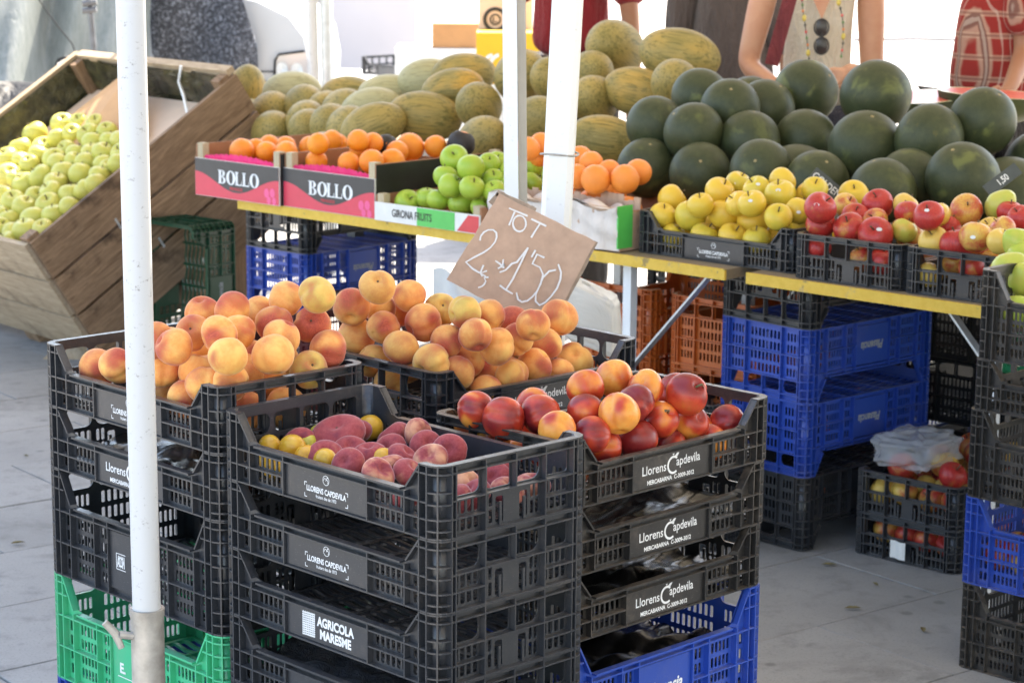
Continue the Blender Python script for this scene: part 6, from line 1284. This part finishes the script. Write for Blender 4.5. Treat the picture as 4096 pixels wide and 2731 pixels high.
# --- woman in the sleeveless cream blouse, reaching for the melons
YW = 7.35; wb_ = at(1875, 200, YW); wb_.z = 0
def L(dx, dy, y): return tuple(at(dx, dy, y) - wb_)
arms = {'l': (L(1716, 150, YW-.05), L(1790, 208, YW-.24), L(1822, 225, YW-.30)), 'r': (L(2003, 205, YW-.02), L(1960, 160, YW-.26), L(1925, 172, YW-.28))}
P, E_ = body(1.66, .165, .095, arms, .112, .082)
tors = grow(P, ['pelvis', 'waist', 'chest'], .014); tors['neckb'] = ((0, .012, 1.385), .075, .06); tors['sl'] = ((-.105, .01, 1.375), .055, .06); tors['sr'] = ((.105, .01, 1.375), .055, .06); tors['pelvis'] = ((0, 0, .90), .145, .11)
lg, le = legs_of(P)
wo = person(wb_, 0, 'woman in a sleeveless cream blouse with sunglasses hung at the neckline', P, E_, 'skin', [('blouse', tors, [('pelvis', 'waist'), ('waist', 'chest'), ('chest', 'neckb'), ('neckb', 'sl'), ('neckb', 'sr')], 'cream'), ('trousers', lg, le, 'jean')])
yf = -.125
def F_(dx, dy, off=0.0): v = at(dx, dy, YW - .115 - off) - wb_; return v
sgm = simple('sunglass_lens', (.035, .028, .028), .25)
m = MB()
gl = empty('sunglasses', wb_ + F_(1888, 85, .03)); tag(gl, 'dark round sunglasses hanging folded from the cream blouse', 'sunglasses')
for dy in (64, 106):
    c_ = F_(1887, dy, .03) - F_(1888, 85, .03); MB().grid(lambda a, b: c_ + Vector((.019*b*math.cos(6.2832*a), -.003*(1-b*b), .026*b*math.sin(6.2832*a))), 20, 5, 0, True, True).build('lens', sgm, gl)
    MB().tube([c_ + Vector((.023*math.cos(R(k*20)), 0, .027*math.sin(R(k*20)))) for k in range(19)], .0028, 6, cap=False).build('rim', M['p_blk'], gl)
MB().tube([F_(1888, 76, .03) - F_(1888, 85, .03), F_(1888, 92, .03) - F_(1888, 85, .03)], .0035, 6).build('bridge', M['p_blk'], gl)
nk = empty('necklace', wb_ + F_(1888, 0, .02)); tag(nk, 'long bead necklace in yellow, green and orange on the cream blouse', 'necklace')
bc = [M['p_red2'], simple('bead_yellow', (.62, .48, .10), .4), simple('bead_green', (.10, .22, .06), .4), simple('bead_dark', (.05, .06, .05), .4), simple('bead_orange', (.7, .22, .05), .4)]
for s_, xs in ((0, [(1840, -30), (1842, 0), (1843, 12), (1844, 26), (1847, 42), (1849, 58), (1851, 74), (1853, 88), (1855, 104), (1856, 122), (1858, 136), (1860, 150)]), (1, [(1922, -30), (1926, 6), (1930, 20), (1934, 36), (1936, 52), (1937, 68), (1937, 84), (1936, 100), (1934, 116), (1932, 130)])):
    pts_ = [F_(x, y, .012) - F_(1888, 0, .02) for x, y in xs]; MB().tube(pts_, .0016, 5).build('cord', M['p_blk'], nk)
    for i, p_ in enumerate(pts_[1:]):
        k = (i*2+s_) % 5; sz_ = (.0075, .005, .011) if k == 1 else (.0042, .004, .005)
        MB().grid(lambda a, b: p_ + Vector((sz_[0]*math.cos(6.2832*a)*math.sin(3.1416*b), -.003 + sz_[1]*math.sin(6.2832*a)*math.sin(3.1416*b), sz_[2]*math.cos(3.1416*b))), 10, 7, 0, True, True).build('bead', bc[k], nk)
vn = [F_(x, y, o_) for x, y, o_ in ((1862, -60, .0), (1912, -60, .0), (1906, 0, .018), (1888, 46, .020), (1868, 0, .018))]
MB().add(vn, [(0, 1, 2, 4), (4, 2, 3)]).build('neckline_skin', M['skin'], wo)
bagst = MB()
for (xa, ya), (xb, yb), mt in (((1822, -30), (1772, 150), 0),): 
    a_, b_ = F_(xa, ya, .015), F_(xb, yb, .03)
    bagst.obox(wb_ + a_, wb_ + b_, .045, .006, (0, -1, .1), 0)
bs = bagst.build('shoulder_bag', cloth('striped_bag_strap', (.24, .05, .06), .2)); tag(bs, 'dark red woven bag strap crossing the cream blouse', 'bag')
# --- man in the red plaid shirt at the right edge
YM = 7.15; mb_ = at(2290, 150, YM); mb_.z = 0
def L(dx, dy, y): return tuple(at(dx, dy, y) - mb_)
P, E_ = body(1.76, .185, .10, {'l': (L(2305, 118, YM-.16), L(2215, 196, YM-.28), L(2180, 222, YM-.30)), 'r': ((.26, .03, 1.14), (.24, -.08, .90), (.23, -.14, .82))}, .135, .11)
P['shl'] = ((-.02, -.15, 1.44), .055, .06)
sh_ = grow(P, ['pelvis', 'waist', 'chest'], .020); sh_['waist'] = ((-.02, -.02, 1.10), .165, .14); sh_['pelvis'] = ((0, 0, .92), .165, .13); sh_['neckb'] = ((0, .01, 1.47), .08, .07); sh_['shl'] = ((-.02, -.13, 1.43), .075, .08); el = Vector(P['ell'][0]); sh_['hl'] = (tuple(el + Vector((0, 0, .025))), .068, .075); sh_['shr'] = ((.19, .01, 1.43), .07, .07); sh_['hr'] = ((.25, .03, 1.18), .065, .065)
lg, le = legs_of(P)
person(mb_, R(25), 'man in a red and cream plaid short-sleeved shirt leaning over the stall', P, E_, 'skin2', [('plaid_shirt', sh_, [('pelvis', 'waist'), ('waist', 'chest'), ('chest', 'neckb'), ('neckb', 'shl'), ('shl', 'hl'), ('neckb', 'shr'), ('shr', 'hr')], 'plaid'), ('trousers', lg, le, 'dark')])
# --- person in the dark red T-shirt behind the melons
YR = 8.6; rb_ = at(1312, 150, YR); rb_.z = 0
P, E_ = body(1.78, .185, .10, None, .135, .10)
ts = grow(P, ['pelvis', 'waist', 'chest'], .024); ts['waist'] = ((0, 0, 1.10), .165, .12); ts['neckb'] = ((0, .01, 1.46), .08, .07)
for s_, sx in (('l', -1), ('r', 1)): ts['sh'+s_] = ((sx*.19, .01, 1.44), .07, .075); ts['h'+s_] = ((sx*.235, .0, 1.20), .07, .075)
lg, le = legs_of(P)
person(rb_, R(160), 'person in a plain dark red T-shirt behind the two white poles', P, E_, 'skin2', [('t_shirt', ts, [('pelvis', 'waist'), ('waist', 'chest'), ('chest', 'neckb'), ('neckb', 'shl'), ('shl', 'hl'), ('neckb', 'shr'), ('shr', 'hr')], 'maroon'), ('trousers', lg, le, 'dark')])
# --- person in the long taupe dress
YG = 8.1; gb_ = at(1676, 150, YG); gb_.z = 0
P, E_ = body(1.64, .16, .09, None, .125, .09)
dr = {'hem': ((0, 0, .30), .24, .20), 'pelvis': ((0, 0, .92), .185, .15), 'waist': ((0, 0, 1.08), .165, .125), 'chest': ((0, 0, 1.26), .160, .12), 'neckb': ((0, .01, 1.38), .08, .07), 'shl': ((-.15, .01, 1.35), .07, .07), 'shr': ((.15, .01, 1.35), .07, .07), 'hl': ((-.195, 0, 1.05), .065, .065), 'hr': ((.195, 0, 1.05), .065, .065)}
person(gb_, R(-15), 'person in a loose taupe dress between the melons and the woman in cream', P, E_, 'skin', [('dress', dr, [('hem', 'pelvis'), ('pelvis', 'waist'), ('waist', 'chest'), ('chest', 'neckb'), ('neckb', 'shl'), ('neckb', 'shr'), ('shl', 'hl'), ('shr', 'hr')], 'taupe')])
# ------------------------------------------------------------------ white van and clutter behind the stall
M['vanp'] = simple('white_van_paint', (.50, .51, .52), .25, .03, 5, coat=.4); M['glassd'] = simple('dark_glass', (.05, .06, .07), .08, .2, 6); M['lamp'] = N('headlamp_glass').out((.62, .64, .66), .08, .6, metal=.4)
M['rubber'] = simple('black_rubber', (.02, .02, .02), .7)
YV = 12.0
vb = Vector((-3.6, YV, 0)); van = empty('white_van', vb); tag(van, 'white van parked behind the wooden bin, bonnet and headlamp in view', 'van')
pr = [(-5.9, .30), (-1.14, .30), (-1.07, .45), (-1.06, .72), (-1.09, .88), (-1.17, .99), (-1.34, 1.075), (-1.7, 1.15), (-2.15, 1.23), (-2.95, 1.95), (-3.4, 2.03), (-5.8, 2.05), (-5.95, 1.9)]
m = MB(); n = len(pr)
secs = [(0.0, .94, .03), (.06, 1.0, 0.0), (1.68, 1.0, 0.0), (1.76, .94, .03)]
vs = []
for dy, k, dz in secs:
    for x, z in pr: vs.append(((x+3.6)*(.985 if k < 1 else 1), dy, max(.30, (z-1.1)*k + 1.1 - 0)))
fs = [(i*n+j, i*n+(j+1) % n, (i+1)*n+(j+1) % n, (i+1)*n+j) for i in range(3) for j in range(n)] + [tuple(range(n))[::-1], tuple(range(3*n, 4*n))]
m.add(vs, fs); m.build('body', M['vanp'], van)
def vp(dx, dy, off=0.0): return at(dx, dy, YV - off) - vb
hl = empty('headlight'); hl.parent = van
q = [vp(*p_, .012) for p_ in ((632, 140), (640, 126), (700, 118), (706, 140), (704, 190), (630, 188))]; q2 = [p_ + Vector((0, .05, 0)) for p_ in q]
MB().add(q + q2, [tuple(range(6)), tuple(range(6, 12))[::-1]] + [(i, 6+i, 6+(i+1) % 6, (i+1) % 6) for i in range(6)]).build('lens', M['lamp'], hl)
MB().tube([q[5], q[0], q[1], q[2]], .007, 6).build('seal', M['rubber'], hl)
for dx, dy in ((648, 160), (682, 162)):
    c_ = vp(dx, dy, .02); MB().grid(lambda a, b: c_ + Vector((.032*b*math.cos(6.2832*a), .008-.010*b, .040*b*math.sin(6.2832*a))), 16, 4, 0, True, True).build('reflector', M['zinc'], hl)
MB().tube([vp(345, 168, .012), vp(480, 166, .012), vp(628, 165, .012)], .004, 6).build('panel_gap', M['rubber'], van)
MB().obox(vp(572, 190, .015), vp(612, 192, .015), .03, .03).build('bumper_slot', M['rubber'], van)
for x in (-1.85, -4.9):
    MB().tube([(x+3.6, -.02, .32), (x+3.6, .20, .32)], .32, 28).build('wheel', M['rubber'], van); MB().tube([(x+3.6, -.03, .32), (x+3.6, -.02, .32)], .19, 20).build('rim', M['zinc'], van)
MB().add([(-2.28+3.6, -.012, 1.26), (-2.9+3.6, -.012, 1.88), (-3.7+3.6, -.012, 1.92), (-3.7+3.6, -.012, 1.26)], [(0, 1, 2, 3)]).build('side_window', M['glassd'], van)
# grey speckled blanket draped over the bonnet side
def speck():
    m = N('grey_speckled_blanket'); P = m.obj(); a = m.noise(P, 55, 3, .8); b = m.noise(P, 3, 4); m.bump(m.noise(P, 40, 4, .7), .6, .02)
    c_ = m.ramp(a, [(.40, (.022, .022, .025)), (.52, (.06, .06, .068)), (.66, (.26, .27, .30))]); return m.out(m.mix(m.math('MULTIPLY', m.step(b, .45, .7), .4), c_, (.05, .05, .055)), .8)
M['speck'] = speck()
LE = [(352, -60), (350, 0), (350, 60), (352, 120), (372, 165), (395, 196)]; RE_ = [(540, -60), (558, 0), (572, 60), (584, 100), (586, 150), (574, 196)]
def lerp_l(l, b): k = min(len(l)-1.0001, b*(len(l)-1)); i = int(k); f_ = k-i; return (l[i][0]*(1-f_)+l[i+1][0]*f_, l[i][1]*(1-f_)+l[i+1][1]*f_)
def blk(a, b):
    (x0, y0), (x1, y1) = lerp_l(LE, b), lerp_l(RE_, b); x, y = x0+(x1-x0)*a, y0+(y1-y0)*a
    return at(x, y, YV - .07 - .12*math.sin(math.pi*a)*(.4+.6*b) - .05*math.sin(a*7+b*3) - .05*max(0, .45 - a - .3*b))
m = MB().grid(blk, 34, 26); o = m.build('blanket', M['speck']); o.modifiers.new('thick', 'SOLIDIFY').thickness = .02; tag(o, 'grey speckled blanket draped over the side of the white van', 'blanket')
# silvery tarpaulin, dark tarpaulin and mirror at the far left
def tarpm():
    m = N('silvery_tarpaulin'); P = m.obj(); a = m.noise(m.mapv(P, (9, 9, 2.2)), 4, 5, .7, .4); m.bump(a, .4, .02); return m.out(m.ramp(a, [(.3, (.17, .19, .175)), (.7, (.30, .31, .29))]), .5, .4)
M['tarp'] = tarpm()
def tf(a, b): x, y = -60 + 405*a, -80 + (285 - 20*a)*b; return at(x, y, 11.2 + .5*a - .10*math.sin(a*11) - .05*math.sin(a*23+b*3) - .25*b*(1-a))
o = MB().grid(tf, 50, 24).build('tarpaulin', M['tarp']); o.modifiers.new('thick', 'SOLIDIFY').thickness = .01; tag(o, 'pale silvery tarpaulin hanging at the upper left', 'tarpaulin')
M['dtarp'] = (lambda m: (m.bump(m.noise(m.obj(), 5, 4, .6, 1), .8, .05), m.out((.010, .012, .016), .6, .25))[1])(N('dark_blue_tarpaulin'))
def df(a, b): x, y = -60 + 270*a, 186 + 14*a + 150*b; return at(x, y, 10.6 - .6*b - .06*math.sin(a*13+b*5))
o = MB().grid(df, 30, 16).build('tarpaulin', M['dtarp']); o.modifiers.new('thick', 'SOLIDIFY').thickness = .01; tag(o, 'dark blue-black tarpaulin behind the wooden bin', 'tarpaulin')
mb = at(205, 160, 10.2); mr = empty('vehicle_mirror', mb); tag(mr, 'dark-framed vehicle mirror on a grey upright behind the bin', 'mirror')
def Mo(dx, dy, y=10.2): return at(dx, dy, y) - mb
fr_ = [Mo(x, y) for x, y in ((127, 190), (127, 145), (133, 134), (146, 130), (275, 130), (275, 190))]
MB().add(fr_ + [p_ + Vector((0, .05, 0)) for p_ in fr_], [tuple(range(6)), tuple(range(6, 12))[::-1]] + [(i, 6+i, 6+(i+1) % 6, (i+1) % 6) for i in range(6)]).build('shell', M['rubber'], mr)
gl_ = N('mirror_glass'); gl_.out((.75, .78, .8), .06, metal=1.0)
MB().add([Mo(132, 190) - Vector((0, .004, 0)), Mo(132, 146) - Vector((0, .004, 0)), Mo(148, 136) - Vector((0, .004, 0)), Mo(270, 136) - Vector((0, .004, 0)), Mo(270, 190) - Vector((0, .004, 0))], [(0, 1, 2, 3, 4)]).build('glass', gl_.mat, mr)
MB().tube([Mo(203, -40, 10.0), Mo(211, 60, 10.0), Mo(219, 150, 10.0)], .013, 10).build('upright', M['dsteel'], mr)
for dy in (5, 22): MB().tube([Mo(190, dy+4, 9.98), Mo(222, dy, 9.98)], .014, 8).build('clamp', M['dsteel'], mr)
cbw = MB().tube([at(x, y, 10.9) for x, y in ((70, -30), (110, 30), (140, 70), (165, 100), (178, 132))], .004, 6).build('cable', M['rubber']); tag(cbw, 'thin dark cable hanging in front of the silvery tarpaulin', 'cable')
# distant pale wall, white work table with crates, banana box
M['wallp'] = simple('mauve_grey_stone', (.56, .50, .48), .8, .06, .8)
wl = empty('stone_wall', at(800, 100, 19)*Vector((1, 1, 0)) if False else Vector((-1.6, 19, 0))); tag(wl, 'pale mauve panelled wall beyond the market square', 'wall')
for i in range(6):
    for j in range(3): MB().box(-4.2+i*.83, -4.2+i*.83+.82, 0, .3, .02+j*.9, .02+j*.9+.885).build('wall_panel', M['wallp'], wl)
M['wcr'] = plastic('white_crate_plastic', (.62, .62, .60), .05)
n_ = at(946, 180, 13.4); ab = R(45); ub, vb_ = rot_uv(ab); cb_ = n_ + ub*.25 + vb_*.15
wt = empty('work_table', Vector((cb_.x, cb_.y, 0))); tag(wt, 'white work table behind the melons carrying a black crate', 'table')
MB().box(-.75, .45, -.5, .5, n_.z-.045, n_.z-.004).build('table_top', M['wht'], wt)
for x in (-.7, .4):
    for y in (-.45, .45): MB().box(x-.02, x+.02, y-.02, y+.02, 0, n_.z-.045).build('leg', M['wht'], wt)
crate('A', 'blk', cb_ + Vector((.02, 0, 0)), -ab, 'far black crate standing on the white table behind the melons', None, None)
for k in range(4):
    c_ = cb_ + Vector((-.40 + .62*(k % 2), -.85, n_.z*0)) ; c_.z = .25 + .107*(k//2)
    crate('A', 'wcr', c_, R(-8), ['white slatted crate, lower left behind the melons', 'white slatted crate, lower right behind the melons', 'white slatted crate, upper left behind the melons', 'white slatted crate, upper right behind the melons'][k], 'white crates behind the melons')
sup = MB().box(-1.0, .9, -.22, .22, 0, .246); o = sup.build('packing_case', M['p_white'], loc=(cb_.x-.08, cb_.y-.85, 0)); tag(o, 'low white packing case under the white slatted crates', 'case')
M['byel'] = simple('yellow_box_print', (.75, .42, .02), .5, .06, 12)
pb_ = at(1135, 150, 10.6); e = empty('banana_box', Vector((pb_.x, pb_.y, 0))); tag(e, 'yellow printed banana box behind the white pole', 'box')
zt_ = at(1135, 76, 10.6).z
MB().box(-.085, .30, 0, .38, zt_-.24, zt_).build('carton', M['byel'], e)
for k, (x, z) in enumerate(((-.045, .09), (-.015, .09), (.03, .07))):
    f_ = Flat(); f_.ring(0, 0, .055, .038, n=14, a0=100, a1=215); link('banana_print', f_.mesh('banana_print', M['p_white'], lambda a, b: (a+x+.045, -.002, zt_-.24+b+z)), e)
MB().box(-.10, .32, -.02, .40, 0, zt_-.242).build('stand', M['wcr'], e)
kb = at(1128, 45, 10.9); e = empty('kraft_bag', Vector((kb.x, kb.y, zt_+.002))); tag(e, 'kraft paper sack with a round black stamp on the banana box', 'bag')
MB().box(-.06, .20, .02, .20, 0, .16).build('sack', M['card3'], e)
f_ = Flat(); f_.ring(.02, .045, .06, .042, n=26); f_.ring(.02, .045, .028, .020, n=20); f_.rect(.008, .014, .03, .058); f_.rect(.018, .030, .03, .036); link('stamp', f_.mesh('stamp', M['p_blk'], lambda a, b: (a, .017, b)), e)
rbx = at(1140, 2, 11); o = pillow(rbx, Vector((.07, 0, 0)), Vector((0, .06, 0)), Vector((0, 0, .05)), 12, .05, 20).build('red_sack', M['p_red2']); tag(o, 'small red sack on top behind the kraft paper sack', 'sack')
bx = at(1035, 102, 12.2); e = MB().box(-.10, .16, 0, .2, -.02, .11).build('brown_box', simple('orange_brown_board', (.50, .24, .09), .7), loc=bx); tag(e, 'open orange-brown carton beside the yellow banana box', 'box')
st_ = MB().box(-.3, .3, -.05, .4, 0, bx.z-.022).build('packing_case', M['p_white'], loc=(bx.x, bx.y, 0)); tag(st_, 'tall white packing case under the orange-brown carton', 'case')
rope = MB().tube([at(1960, 92, 16), at(2100, 89, 16), at(2260, 93, 16)], .014, 6).build('rope', M['dsteel']); tag(rope, 'thin dark rope stretched across the bright square', 'rope')
